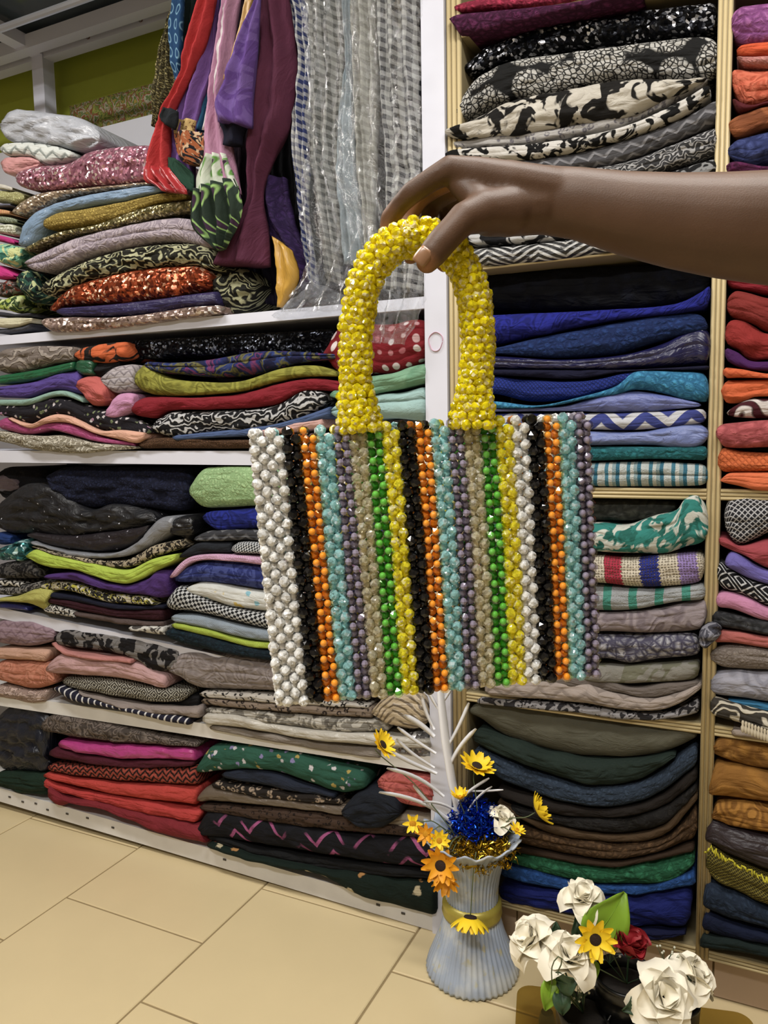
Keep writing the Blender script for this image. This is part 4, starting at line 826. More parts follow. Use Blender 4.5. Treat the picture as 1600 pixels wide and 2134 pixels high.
o = garment('purple tie dye shirt with wide short sleeve', 'print s=.05 #6a4698 #7d5cab', '592,0 512,220 435,450 382,540 400,655', '628,0 605,300 585,500 580,685', -.06, thick=.07, folds=2)
gpart(o, 'plain #17182c', '402,640 425,720 430,780', '575,640 540,720 530,780', -.04, 'dark_lining', thick=.04, folds=1)
garment('maroon plum long tunic hanging between purple shirt and gingham', 'plain #5c2740', '622,0 640,150 645,280 590,560 560,900 560,1100 450,1270 385,1430', '782,0 822,350 802,550 772,700 690,870 640,1050 665,1250 678,1430', .01, thick=.09, folds=2)
garment('deep purple lace skirt hanging below the maroon tunic', 'lace s=.02 #3a2258 #281640', '640,960 602,1060 620,1180 690,1290 800,1400 830,1560', '772,960 792,1100 832,1250 882,1350 910,1480 902,1570', .05, ext=False, folds=2)
garment('yellow silk scarf with green corner hanging to the shelf', 'satin #d9a41e', '690,1270 718,1450 720,1650', '805,1350 832,1500 745,1655', .02, ext=False, thick=.04, folds=1)
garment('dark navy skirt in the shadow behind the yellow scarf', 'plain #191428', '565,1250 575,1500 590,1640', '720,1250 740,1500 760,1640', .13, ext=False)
for lab, sp, L, R in [  # invented dark garments, back fill for the gloom behind the clothes
 ('black garment added as dark back fill behind the maroon tunic', 'plain #17161a', '640,0 640,800 620,1640', '800,0 810,800 850,1640'),
 ('dark plum garment added as dark back fill behind the pink dress', 'plain #2a1a26', '470,0 480,800 440,1300', '660,0 650,800 640,1620'),
 ('charcoal garment added as dark back fill behind the blue gingham shirt', 'plain #2a2c33', '790,0 800,800 840,1640', '1000,0 1010,800 1020,1640'),
 ('slate grey garment added as dark back fill behind the grey gingham shirt', 'plain #3a3d45', '990,0 1000,800 1010,1640', '1260,0 1260,800 1260,1640'),
 ('black garment added as dark back fill beside the white post', 'plain #1d1e22', '1250,0 1255,800 1260,1640', '1505,0 1508,800 1508,1640')]:
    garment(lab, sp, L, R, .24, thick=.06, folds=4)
GS = 'gingham shirts in plastic covers'
for lab, sp, L, R, Y in [
 ('blue and white gingham shirt in clear plastic beside the maroon tunic', 'ging s=.021 #d9dad8 #39457c', '782,0 812,300 802,600 815,900 855,1250 890,1500', '885,0 905,300 910,700 885,1100 905,1300 945,1560', .04),
 ('grey and white gingham shirt in clear plastic', 'ging s=.022 #c9c8c2 #54544f', '885,0 905,400 905,800 950,1200 990,1500', '1078,0 1082,400 1065,700 1060,1100 1070,1540', .05),
 ('plain pale blue grey shirt between gingham shirts', 'plain #a3b2ba', '1062,0 1080,300 1045,700 1042,1000 1080,1420', '1118,0 1125,300 1135,700 1165,1040 1190,1430', .03),
 ('cream and pale grey gingham shirt in clear plastic', 'ging s=.022 #cfcec4 #a09f94', '1112,0 1130,500 1140,800 1180,1200 1200,1520', '1258,0 1268,500 1255,800 1250,1280 1290,1540', .03),
 ('black and white gingham shirt beside the white post', 'ging s=.024 #cfcfca #33353a', '1258,0 1272,500 1300,900 1300,1300 1290,1560', '1480,0 1490,500 1500,900 1505,1420 1505,1580', .03),
 ('dark grey checked shirt in the shadow by the post', 'ging s=.022 #4a4d52 #1c1e22', '1430,0 1440,500 1440,900 1440,1420', '1508,0 1509,500 1510,900 1510,1420', .1)]:
    garment(lab, sp, L, R, Y, name='gingham_shirt', cat='shirt', group=GS, thick=.07, folds=3, amp=.014)
# clear plastic covers
mt, nt, out = new_mat('clear_plastic_film')
tc = N(nt, 'ShaderNodeTexCoord').outputs['UV']
h1 = N(nt, 'ShaderNodeTexNoise', {'Vector': tc, 'Scale': 26., 'Detail': 5., 'Roughness': .65, 'Distortion': 1.2}).outputs[0]
bmp = N(nt, 'ShaderNodeBump', {'Strength': 1., 'Distance': .02, 'Height': h1}).outputs[0]
gl = N(nt, 'ShaderNodeBsdfGlossy', {'Color': (1, 1, 1, 1), 'Roughness': .16, 'Normal': bmp}); tr = N(nt, 'ShaderNodeBsdfTransparent', {'Color': (.965, .975, .985, 1)})
df = N(nt, 'ShaderNodeBsdfDiffuse', {'Color': (.75, .8, .86, 1), 'Normal': bmp})
fz = N(nt, 'ShaderNodeFresnel', {'IOR': 1.5, 'Normal': bmp}).outputs[0]
m1 = N(nt, 'ShaderNodeMixShader', {0: Mth(nt, 'MULTIPLY_ADD', fz, .32, .02), 1: tr.outputs[0], 2: gl.outputs[0]})
m2 = N(nt, 'ShaderNodeMixShader', {0: Mth(nt, 'MULTIPLY', Step(nt, h1, .62, .12), .14), 1: m1.outputs[0], 2: df.outputs[0]})
nt.links.new(m2.outputs[0], out.inputs[0]); M['film'] = mt
def film(label, L, R, Y, seed, **k):
    o = hang(L, R, M['film'], Y, name='plastic_cover', seed=seed, film=True, wr=.011, amp=.02, folds=4, **k); tag(o, label, 'plastic cover', 'clear plastic covers'); return o
film('clear crinkled plastic cover over the blue and grey gingham shirts', '850,0 880,300 890,750 840,1150 880,1400 800,1580 720,1680', '1085,0 1075,400 1060,900 1190,1250 1090,1600 1080,1680', -.035, 3)
film('clear crinkled plastic cover drooping over the polka dot cotton', '1062,0 1072,400 1040,900 1160,1250 1190,1420 1205,1750 1230,1840', '1492,0 1485,500 1500,1000 1512,1300 1512,1620 1395,1860', -.045, 8)
SEED[0] += 1
o = fabric(parse('680,1690 780,1600 900,1520 1000,1560 1120,1600', 300, 0, 2.5806), parse('690,1715 800,1705 900,1695 1000,1680 1120,1670', 300, 0, 2.5806), M['film'], Y=-.05, depth=.12, wr=.016, name='plastic_bag', seed=55)
tag(o, 'crumpled clear plastic bag lying on the top white shelf edge', 'plastic bag')

# yellow fringe on the black net, tassels on the macrame, brown scrawls on the rear beam
def by_label(s): return next(o for o in bpy.data.objects if o.get('label', '').startswith(s))
net = by_label('black net with yellow fringe'); pts = parse('98,925 130,895 200,950 300,1010 420,1070 539,1122 700,1180', 1440, 1500, 3.368); rf = random.Random(3); cv = curve(pts, np.linspace(0, 1, 90))
M['fringe'] = simple('yellow_fringe_thread', '#b9b02a', .8, var=.3, vs=90.)
MB().tube([onY(x+rf.uniform(-3, 3), y+rf.uniform(-7, 9), -.034+rf.uniform(-.006, .006)) for x, y in cv], .0022, 5).make('fringe', M['fringe'], net, smooth=True)
mac = by_label('cream macrame lace'); M['tassel'] = simple('cream_thread', '#b8ae98', .85, var=.15)
for k in range(9):
    x = 1280+k*24; a = onY(1200+x/3.68, 980+(1915+k*9)/3.68, -.045); MB().lathe([(.0, 0), (.0022, -.002), (.0032, -.006), (.0024, -.012), (.0044, -.016), (.0036, -.026), (.0, -.03)], 8, a).make('tassel', M['tassel'], mac, smooth=True)
M['brown_ink'] = simple('brown_ink', '#7a5242', .8)
for x, y in ((186, 97), (296, 66)):
    a = onY(x, y, LD-.052); zc = min(max(a[2], 2.90), 2.945)
    MB().tube([(a[0]+.011*math.sin(t*1.3)+.004*t/6-.01, LD-.0515, zc+.008*math.sin(t*2.1)) for t in np.linspace(0, 6, 26)], .0013, 5, flat=.3).make('scrawl', M['brown_ink'], un)

# ---------------------------------------------------------------- beaded handbag
def shell_mat(name, tint, rough=.05):
    mt, nt, out = new_mat(name)
    bf = Mth(nt, 'SUBTRACT', 1., N(nt, 'ShaderNodeNewGeometry').outputs['Backfacing']); fz = Mth(nt, 'MULTIPLY', N(nt, 'ShaderNodeFresnel', {'IOR': 1.5}).outputs[0], bf)
    a = N(nt, 'ShaderNodeBsdfTransparent', {'Color': lin(tint)}); b = N(nt, 'ShaderNodeBsdfGlossy', {'Color': (1, 1, 1, 1), 'Roughness': rough})
    mx = N(nt, 'ShaderNodeMixShader', {0: Mth(nt, 'MULTIPLY_ADD', fz, .9, .035), 1: a.outputs[0], 2: b.outputs[0]}); nt.links.new(mx.outputs[0], out.inputs[0]); return mt
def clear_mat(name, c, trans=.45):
    """cut crystal: refraction painted as a mosaic of lighter and darker cells"""
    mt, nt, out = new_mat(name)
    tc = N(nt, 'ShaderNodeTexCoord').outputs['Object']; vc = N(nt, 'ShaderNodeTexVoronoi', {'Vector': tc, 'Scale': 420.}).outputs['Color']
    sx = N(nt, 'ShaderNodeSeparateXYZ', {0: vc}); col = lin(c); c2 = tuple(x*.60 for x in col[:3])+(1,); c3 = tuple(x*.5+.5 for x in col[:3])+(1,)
    cc = Mix(nt, Step(nt, sx.outputs[0], .42, .18), c2, col); cc = Mix(nt, Step(nt, sx.outputs[1], .80, .06), cc, c3)  # pale and dark cells paint in the facets' glints and refraction
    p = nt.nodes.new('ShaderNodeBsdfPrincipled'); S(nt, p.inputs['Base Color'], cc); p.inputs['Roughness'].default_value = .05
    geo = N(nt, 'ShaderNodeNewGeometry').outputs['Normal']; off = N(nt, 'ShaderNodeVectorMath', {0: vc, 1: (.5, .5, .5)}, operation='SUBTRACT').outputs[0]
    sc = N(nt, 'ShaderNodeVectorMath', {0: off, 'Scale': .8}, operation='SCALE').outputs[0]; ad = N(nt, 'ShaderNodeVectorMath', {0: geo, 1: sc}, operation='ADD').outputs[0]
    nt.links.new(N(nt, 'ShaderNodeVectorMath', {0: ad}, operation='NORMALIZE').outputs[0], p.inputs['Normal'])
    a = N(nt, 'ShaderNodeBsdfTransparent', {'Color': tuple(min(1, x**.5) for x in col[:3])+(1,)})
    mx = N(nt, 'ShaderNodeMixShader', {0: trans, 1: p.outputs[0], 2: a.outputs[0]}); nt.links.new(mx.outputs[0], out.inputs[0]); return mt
def gloss(name, c, rough=.08, **kw): return simple(name, c, rough, var=.1, vs=200., **kw)
BM = {'black': (gloss('black_bead', '#0b0b0c', .1), None),
      'orange': (shell_mat('orange_shell', '#fff0d0'), gloss('orange_core', '#ffb648', .4)),
      'green': (shell_mat('green_shell', '#e4f6d8'), gloss('green_core', '#7cc860', .4)),
      'grey': (shell_mat('grey_shell', '#d8d4de'), gloss('grey_core', '#cdc9d2', .4)),
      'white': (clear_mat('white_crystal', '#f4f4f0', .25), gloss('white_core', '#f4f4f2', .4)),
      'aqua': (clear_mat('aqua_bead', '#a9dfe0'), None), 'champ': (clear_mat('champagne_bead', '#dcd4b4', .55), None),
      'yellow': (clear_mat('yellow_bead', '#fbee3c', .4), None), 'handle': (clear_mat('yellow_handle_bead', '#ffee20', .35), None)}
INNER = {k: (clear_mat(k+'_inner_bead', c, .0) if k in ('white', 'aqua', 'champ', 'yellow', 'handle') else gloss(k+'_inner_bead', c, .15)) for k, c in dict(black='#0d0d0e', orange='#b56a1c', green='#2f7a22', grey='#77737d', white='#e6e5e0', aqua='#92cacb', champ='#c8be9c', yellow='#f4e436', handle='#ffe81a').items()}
BR = .0045
def bead_geo(r, seg=6, rings=(1, .52), zs=(0, .72), rot=None):
    """faceted bead: octagonal girdle, two chamfer rings and two small tables"""
    v = []; prof = [(.30, .96), (.78, .66), (1, .0), (.78, -.66), (.30, -.96)]
    for k, (a, z) in enumerate(prof):
        for j in range(seg):
            t = 2*math.pi*(j+(.5 if k % 2 else 0))/seg; v.append((a*r*math.cos(t), a*r*math.sin(t), z*r))
    f = []
    for k in range(len(prof)-1):
        for j in range(seg):
            a, b, c_, d = k*seg+j, k*seg+(j+1) % seg, (k+1)*seg+j, (k+1)*seg+(j+1) % seg
            if k % 2 == 0: f += [(a, c_, b), (b, c_, d)]
            else: f += [(a, c_, d), (a, d, b)]
    f += [tuple(range(seg)), tuple(range(len(prof)*seg-1, (len(prof)-1)*seg-1, -1))]
    v = np.array(v)
    if rot is not None: v = v@np.array(rot.to_matrix()).T
    return v, f
def ico(r, n=6, m_=4):
    v = [(0, 0, r)]; f = []
    for i in range(1, m_):
        a = math.pi*i/m_
        v += [(r*math.sin(a)*math.cos(2*math.pi*j/n), r*math.sin(a)*math.sin(2*math.pi*j/n), r*math.cos(a)) for j in range(n)]
    v.append((0, 0, -r)); L = len(v)-1
    for j in range(n): f += [(0, 1+j, 1+(j+1) % n), (L, L-n+(j+1) % n, L-n+j)]
    for i in range(m_-2):
        for j in range(n): a = 1+i*n; f.append((a+j, a+n+j, a+n+(j+1) % n, a+(j+1) % n))
    return np.array(v), f
def bead_mesh(k):
    sh, core = BM[k]; v, f = bead_geo(BR)
    me = bpy.data.meshes.new('bead_'+k); n = len(v); nf = len(f); v = v.tolist(); mi = [0]*nf
    if core is not None:
        v2, f2 = ico(BR*.64, 10, 6); v += v2.tolist(); f = f+[tuple(i+n for i in q) for q in f2]; mi += [1]*len(f2)
    me.from_pydata(v, [], f); me.materials.append(sh)
    if core is not None: me.materials.append(core)
    me.polygons.foreach_set('material_index', mi)
    me.polygons.foreach_set('use_smooth', [bool(x) for x in mi]); return me
def join_beads(pts, k, parent, name, r=BR, mat=None, core=True):
    """many beads of one colour as one part"""
    sh, cr = (mat, None) if mat is not None else BM[k]
    rnd = random.Random(len(pts)); V = []; Fc = []; mi = []; sm = []; n0 = 0
    for p in pts:
        v, f = bead_geo(r, rot=Euler([rnd.uniform(0, 6.28) for _ in range(3)])); V.append(v+p); Fc += [tuple(i+n0 for i in q) for q in f]; mi += [0]*len(f); n0 += len(v)
        if cr is not None:
            v, f = ico(r*.66, 6, 4); V.append(v+p); Fc += [tuple(i+n0 for i in q) for q in f]; mi += [1]*len(f); n0 += len(v)
    o = obj(name, np.vstack(V), Fc, sh, parent, kind='stuff')
    if cr is not None: o.data.materials.append(cr); o.data.polygons.foreach_set('material_index', mi)
    return o
SEQ = ['white']*4
for k in ['black', 'orange', 'aqua', 'grey', 'champ', 'green', 'yellow']*2+['white', 'black', 'orange', 'aqua', 'grey']: SEQ += [k]*2
NCOL, NROW = len(SEQ), 17
TLc, TRc, BLc, BRc = at(527, 904, .578), at(1222, 868, .600), at(583, 1464, .600), at(1242, 1404, .622)
nrm = np.cross(TRc-TLc, BLc-TLc); nrm /= np.linalg.norm(nrm)
if nrm @ AF < 0: nrm = -nrm                       # points away from the camera, into the bag
def panel(s, r, back=0.0):
    p = (TLc*(1-s)+TRc*s)*(1-r)+(BLc*(1-s)+BRc*s)*r
    bulge = .006*math.sin(math.pi*s)*math.sin(math.pi*min(1, r*1.0))
    return p+nrm*(back-bulge if back == 0 else back)
base = (BLc+BRc)/2
bag = thing('beaded_handbag', 'handheld tote bag woven from rows of multicoloured faceted beads with yellow handles', 'handbag', base)
front = {k: [] for k in BM}; inner = {k: [] for k in BM}; single = []
rj = random.Random(4)
for c in range(NCOL):
    for i in range(NROW):
        r = (i+(.5 if c % 2 else 0))/(NROW-.5)
        p = panel(c/(NCOL-1), r)+np.array([rj.gauss(0, .0003) for _ in range(3)])
        if SEQ[c] in ('black', 'orange', 'green') or (SEQ[c] == 'grey' and c > NCOL-3): single.append((SEQ[c], p))
        else: front[SEQ[c]].append(p)
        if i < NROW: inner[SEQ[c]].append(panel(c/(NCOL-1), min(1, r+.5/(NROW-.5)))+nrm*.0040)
meshes = {k: bead_mesh(k) for k in ('black', 'orange', 'green', 'grey')}
for k, p in single[300:]: front[k].append(p)
for k, p in single[:300]:
    link(meshes[k], 'bead', bag, p, rot=[rj.uniform(0, 6.28) for _ in range(3)])
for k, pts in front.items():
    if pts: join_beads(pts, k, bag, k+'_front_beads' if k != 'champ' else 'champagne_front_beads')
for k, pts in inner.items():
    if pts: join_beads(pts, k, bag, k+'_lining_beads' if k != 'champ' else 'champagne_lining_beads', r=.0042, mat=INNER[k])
# back panel, gussets and base
DEPTHB = .058; bk = {k: [] for k in BM}
for c in range(NCOL):
    for i in range(NROW):
        bk[SEQ[NCOL-1-c]].append(panel(c/(NCOL-1), (i+(.5 if c % 2 else 0))/(NROW-.5), DEPTHB))
for g in range(1, 8):
    for i in range(NROW):
        r = (i+(.5 if g % 2 else 0))/(NROW-.5); bk['white'].append(panel(0, r, DEPTHB*g/8)); bk['grey'].append(panel(1, r, DEPTHB*g/8))
    for c in range(NCOL): bk[SEQ[c]].append(panel(c/(NCOL-1), 1.0, DEPTHB*g/8))
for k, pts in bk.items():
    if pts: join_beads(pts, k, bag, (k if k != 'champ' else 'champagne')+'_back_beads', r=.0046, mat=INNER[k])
# handles: tubes of bead rings
def handle(pix, off, name, nb=9, R=.0093):
    P = [at(x, y, d)+nrm*off for x, y, d in pix]
    # resample
    P = np.array(P); d = np.r_[0, np.cumsum(np.linalg.norm(np.diff(P, axis=0), axis=1))]
    T = np.zeros_like(P)
    for i in range(len(P)):
        a, b = max(i-1, 0), min(i+1, len(P)-1); T[i] = (P[b]-P[a])/(d[b]-d[a])
    n = int(d[-1]/.0062); pts = []
    for q in range(n+1):
        s_ = d[-1]*q/n; i = min(max(np.searchsorted(d, s_)-1, 0), len(P)-2); h = d[i+1]-d[i]; t = (s_-d[i])/h
        c_ = (2*t**3-3*t**2+1)*P[i]+(t**3-2*t**2+t)*h*T[i]+(-2*t**3+3*t**2)*P[i+1]+(t**3-t**2)*h*T[i+1]
        tg = (6*t*t-6*t)*P[i]/h+(3*t*t-4*t+1)*T[i]+(6*t-6*t*t)*P[i+1]/h+(3*t*t-2*t)*T[i+1]; tg /= np.linalg.norm(tg)
        e1 = nrm-tg*(nrm@tg); e1 /= np.linalg.norm(e1); e2 = np.cross(tg, e1)
        endf = min(q, n-q); Rr = R*(1+max(0, (5-endf))*.13)
        m_ = nb+(3 if endf < 4 else 0)
        for j in range(m_):
            a = 2*math.pi*(j+(.5 if q % 2 else 0))/m_; pts.append(c_+(Rr+rj.gauss(0, .0004))*(math.cos(a)*e1+math.sin(a)*e2)+np.array([rj.gauss(0, .0005) for _ in range(3)]))
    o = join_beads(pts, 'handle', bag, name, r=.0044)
    core = MB().tube([P[i] for i in range(len(P))], R*.72, 8).make('handle_core', INNER['handle'], o, smooth=True)
    return o
HP = [(752, 893, .589), (745, 845, .587), (741, 780, .584), (742, 700, .580), (752, 620, .575), (775, 552, .571), (820, 503, .567), (872, 486, .566),
      (922, 503, .567), (962, 548, .570), (986, 615, .574), (996, 700, .579), (992, 780, .584), (987, 830, .587), (986, 882, .590)]
handle(HP, .002, 'front_handle')
HP2 = [(x+3+(12 if x > 900 else 0), y+(-4 if 450 < y < 600 else 0)+4, d) for x, y, d in HP]
# rear handle runs behind the front one and joins it under the grip
handle([(x, y, d+.05*min(1, max(0, (y-520)/340.)**1.1)) for x, y, d in HP2], .0215, 'rear_handle')

# ---------------------------------------------------------------- the arm and hand
def capsule_chain(mb, pts):
    """pts: (x, y, depth, r) -> tapered round chain with spheres at the joints"""
    W = [(at(x, y, d), r) for x, y, d, r in pts]
    for (a, ra), (b, rb) in zip(W[:-1], W[1:]):
        n = max(2, int(np.linalg.norm(b-a)/.004))
        mb.tube([a+(b-a)*i/n for i in range(n+1)], [ra+(rb-ra)*i/n for i in range(n+1)], 14)
    for a, ra in W:
        v, f = ico(ra, 14, 9); mb.add(v+a, f)
ab = MB()
# forearm as elliptical sections: centre px, half height px, depth
SEC = [(1130, 417, 70, .578, .8), (1165, 421, 71, .576, .82), (1200, 425, 73, .574, .85), (1300, 446, 84, .570, .9), (1400, 461, 95, .566, .92), (1500, 471, 105, .561, .95),
       (1600, 476, 114, .556, .95), (1750, 484, 122, .548, 1.), (1900, 490, 122, .54, 1.), (2050, 500, 118, .53, 1.), (2150, 505, 112, .525, 1.)]
ctr = [at(x, y, d) for x, y, h, d, k in SEC]; n = 28; vv = []
for i, (x, y, h, d, k) in enumerate(SEC):
    up = at(x, y-h, d)-ctr[i]; ax_ = AF*np.linalg.norm(up)*k
    for j in range(n):
        a = 2*math.pi*j/n; vv.append(ctr[i]+up*math.cos(a)+ax_*math.sin(a))
ff = [(i*n+j, i*n+(j+1) % n, (i+1)*n+(j+1) % n, (i+1)*n+j) for i in range(len(SEC)-1) for j in range(n)]+[tuple(range(n-1, -1, -1)), tuple(range((len(SEC)-1)*n, len(SEC)*n))]
ab.add(vv, ff)
# upper arm from the elbow (outside the frame) towards the shoulder
el = ctr[-1]; sh = el+np.array([.10, -.17, .16])
k_ = 10; ab.tube([el+(sh-el)*i/k_ for i in range(k_+1)], [.041+.012*i/k_ for i in range(k_+1)], 20)
v, f = ico(.042, 20, 12); ab.add(v+el, f); v, f = ico(.053, 20, 12); ab.add(v+sh, f)
WR = (1125, 418, .579, .0235)
# palm
for ch in ([(1150, 402, .574, .0185), (1060, 383, .570, .0165), (990, 366, .568, .0135), (938, 352, .566, .0098)],
           [(1140, 410, .588, .018), (1050, 388, .590, .0165), (950, 363, .590, .0100)],
           [(1140, 420, .592, .0175), (1060, 405, .604, .0155), (968, 380, .609, .0098)],
           [(1130, 430, .595, .0165), (1070, 425, .612, .0145), (990, 403, .624, .0088)],
           [(1120, 432, .576, .020), (1060, 440, .572, .0185), (1020, 445, .566, .0165)],
           [(1060, 415, .575, .018), (1000, 400, .572, .0135), (965, 385, .571, .009)]):
    capsule_chain(ab, ch)
# fingers: index, middle, ring, little
capsule_chain(ab, [(938, 352, .566, .0098), (900, 374, .571, .0088), (858, 402, .577, .0085), (836, 424, .583, .0076), (812, 455, .590, .0074), (806, 497, .597, .0066)])
capsule_chain(ab, [(950, 363, .590, .0100), (905, 388, .600, .0090), (872, 412, .606, .0085), (850, 450, .611, .0076), (842, 505, .610, .0072), (856, 534, .603, .0066)])
capsule_chain(ab, [(968, 380, .609, .0098), (925, 405, .618, .0088), (896, 428, .622, .0082), (888, 480, .623, .0074), (905, 530, .616, .0070), (926, 552, .610, .0062)])
capsule_chain(ab, [(990, 403, .624, .0088), (950, 425, .634, .0078), (925, 448, .636, .0072), (920, 490, .634, .0064), (935, 515, .628, .0058)])
# thumb, lying over the handle on the camera side
capsule_chain(ab, [(1060, 440, .568, .0185), (1010, 441, .559, .0150), (968, 455, .552, .0118), (945, 478, .549, .0106), (920, 505, .5475, .0108), (902, 528, .5478, .0104), (890, 545, .549, .0086)])
# web between thumb and index
capsule_chain(ab, [(1010, 430, .562, .013), (975, 400, .566, .010), (955, 385, .568, .008)])
me = bpy.data.meshes.new('arm_raw'); me.from_pydata([tuple(p) for p in ab.v], [], ab.f); me.update()
tmp = bpy.data.objects.new('arm_raw', me); COL.objects.link(tmp)
md = tmp.modifiers.new('r', 'REMESH'); md.mode = 'VOXEL'; md.voxel_size = .0019; md.adaptivity = 0
sm = tmp.modifiers.new('s', 'SMOOTH'); sm.factor = .5; sm.iterations = 7
dg = bpy.context.evaluated_depsgraph_get(); arm_me = bpy.data.meshes.new_from_object(tmp.evaluated_get(dg))
bpy.data.objects.remove(tmp); bpy.data.meshes.remove(me)
arm_me.name = 'person'
co = np.zeros(len(arm_me.vertices)*3); arm_me.vertices.foreach_get('co', co); co = co.reshape(-1, 3)
# paler skin of palm and finger pads
pal = np.zeros(len(co))
for x, y, d, rr in [(905, 392, .585, .012), (868, 430, .592, .012), (826, 450, .596, .012), (856, 536, .600, .011), (926, 552, .605, .010), (886, 552, .5435, .0075), (872, 440, .598, .013), (940, 400, .59, .016), (1000, 430, .60, .02), (810, 490, .592, .010)]:
    q = at(x, y, d); pal = np.maximum(pal, np.clip(1.5-np.linalg.norm(co-q, axis=1)/rr, 0, 1))
orig = co[np.argmin(co[:, 2])]*0+ctr[3]; co -= orig; arm_me.vertices.foreach_set('co', co.ravel())
at_ = arm_me.attributes.new('palm', 'FLOAT', 'POINT'); at_.data.foreach_set('value', pal)
arm_me.polygons.foreach_set('use_smooth', [True]*len(arm_me.polygons))
mt, nt, out = new_mat('dark_brown_skin')
tc = N(nt, 'ShaderNodeTexCoord').outputs['Object']; n1 = N(nt, 'ShaderNodeTexNoise', {'Vector': tc, 'Scale': 22., 'Detail': 5.}).outputs[0]
n2 = N(nt, 'ShaderNodeTexVoronoi', {'Vector': tc, 'Scale': 900.}).outputs['Distance']
pa = N(nt, 'ShaderNodeAttribute', attribute_name='palm').outputs['Fac']
col = Mix(nt, pa, Mix(nt, n1, lin('#46301f'), lin('#5a412f')), lin('#8a5f40'))
PB(nt, out, col, .52, n2, .12, .0006, Specular_IOR_Level=.36, Subsurface_Weight=.03, Subsurface_Radius=(.004, .0015, .0008)); M['skin'] = mt
arm_me.materials.clear(); arm_me.materials.append(mt)
person = link(arm_me, 'person', None, orig)
tag(person, 'bare outstretched arm and hand of a person gripping the yellow bead handle', 'person')
# thumb nail
M['nail'] = simple('nail', '#8f6b4f', .3, var=.05)
q = at(879, 537, .5395); a_ = at(898, 518, .5355)-at(880, 541, .5375); a_ /= np.linalg.norm(a_); u_ = -AF-a_*(-AF@a_); u_ /= np.linalg.norm(u_); b_ = np.cross(a_, u_)
q = at(883, 538, .5478)
nv = []; nf = []
for i in range(7):
    for j in range(7):
        s_, t_ = i/6*2-1, j/6*2-1; wd = .0056*math.sqrt(max(0, 1-.25*abs(s_)**3)); nv.append(q+a_*s_*.0062+b_*t_*wd+u_*(.0093*math.sqrt(max(0, 1-(t_*.6)**2))-.0006*s_*s_))
nf = [(i*7+j, i*7+j+1, (i+1)*7+j+1, (i+1)*7+j) for i in range(6) for j in range(6)]
nl = obj('thumbnail', nv, nf, M['nail'], person, smooth=True); sd = nl.modifiers.new('t', 'SOLIDIFY'); sd.thickness = .0012

# ---------------------------------------------------------------- vase
VC = np.array([-.627, -.105, 0.])
mt, nt, out = new_mat('pale_blue_glazed_pottery')
tc = N(nt, 'ShaderNodeTexCoord').outputs['Object']; n1 = N(nt, 'ShaderNodeTexNoise', {'Vector': tc, 'Scale': 14., 'Detail': 5.}).outputs[0]
n2 = N(nt, 'ShaderNodeTexNoise', {'Vector': tc, 'Scale': 38., 'Detail': 4.}).outputs[0]
col = Mix(nt, Step(nt, n1, .58, .1), lin('#9fabbd'), lin('#bfc4c6')); col = Mix(nt, Mth(nt, 'MULTIPLY', Step(nt, n2, .66, .06), .7), col, lin('#b7ad74'))
PB(nt, out, col, .35, n2, .2, .002); M['vase'] = mt
M['band'] = simple('gold_band', '#a89a45', .35, metal=.25, var=.25, vs=25.)
vase = thing('floor_vase', 'pale blue fluted floor vase with gold waist band and scalloped rim', 'vase', VC)
prof = [(.0, .0), (.100, .0), (.117, .004), (.119, .012), (.112, .035), (.098, .07), (.084, .105), (.074, .14), (.068, .17), (.065, .20), (.066, .235), (.071, .27), (.080, .305), (.095, .34), (.112, .362), (.124, .372), (.126, .378), (.120, .376), (.105, .362), (.088, .335), (.074, .30), (.064, .27), (.058, .22), (.058, .1), (.0, .1)]
def flute(r, z, t, i):
    k = 44; a = .0028*min(1, r/.06)*(1 if 2 <= i <= 13 else .3); rr = r+a*math.cos(k*t)*(1 if r > .03 else 0)
    if i in (14, 15, 16, 17): rr += .006*math.cos(14*t); z += .008*math.cos(14*t)
    return rr, z
MB().lathe(prof, 176, VC, flute).make('body', M['vase'], vase, smooth=True)
MB().lathe([(.067, .155), (.0755, .158), (.078, .168), (.0745, .176), (.077, .184), (.0755, .196), (.066, .2)], 64, VC, closed=False).make('waist_band', M['band'], vase, smooth=True)
TOP = VC+np.array([0, 0, .35])
# tinsel heaps
def foil(name, c): return simple(name, c, .18, metal=.9, var=.3, vs=60.)
def tinsel(c, rad, n, hgt, mat, name, label, seed, ln=.05):
    r_ = random.Random(seed); mb = MB()
    for _ in range(n):
        a = r_.uniform(0, 6.28); q = math.sqrt(r_.random())*rad; p = np.array(c)+np.array([q*math.cos(a), q*math.sin(a), r_.uniform(0, hgt)*(1-.6*(q/rad)**2)])
        d = np.array([r_.gauss(0, 1), r_.gauss(0, 1), r_.gauss(0, .8)]); d /= np.linalg.norm(d); s_ = np.cross(d, [r_.gauss(0, 1) for _ in range(3)]); s_ /= np.linalg.norm(s_); w_ = r_.uniform(.0015, .003)
        v = []; L = ln*r_.uniform(.5, 1); cv = np.cross(d, s_)*r_.uniform(.3, 1)
        for k in range(6):
            t = k/5; pp = p+d*L*(t-.5)+cv*L*.5*math.sin(t*4+r_.random()); tw = s_*math.cos(t*5)+np.cross(d, s_)*math.sin(t*5); v += [pp-tw*w_, pp+tw*w_]
        mb.add(v, [(2*k, 2*k+1, 2*k+3, 2*k+2) for k in range(5)])
    o = mb.make(name, mat, kind='stuff'); return tag(o, label, 'tinsel')
tinsel(TOP+AX*.03+np.array([0, -.02, -.015]), .085, 420, .035, foil('gold_foil', '#b8962a'), 'gold_tinsel', 'gold foil tinsel filling the mouth of the blue vase', 1)
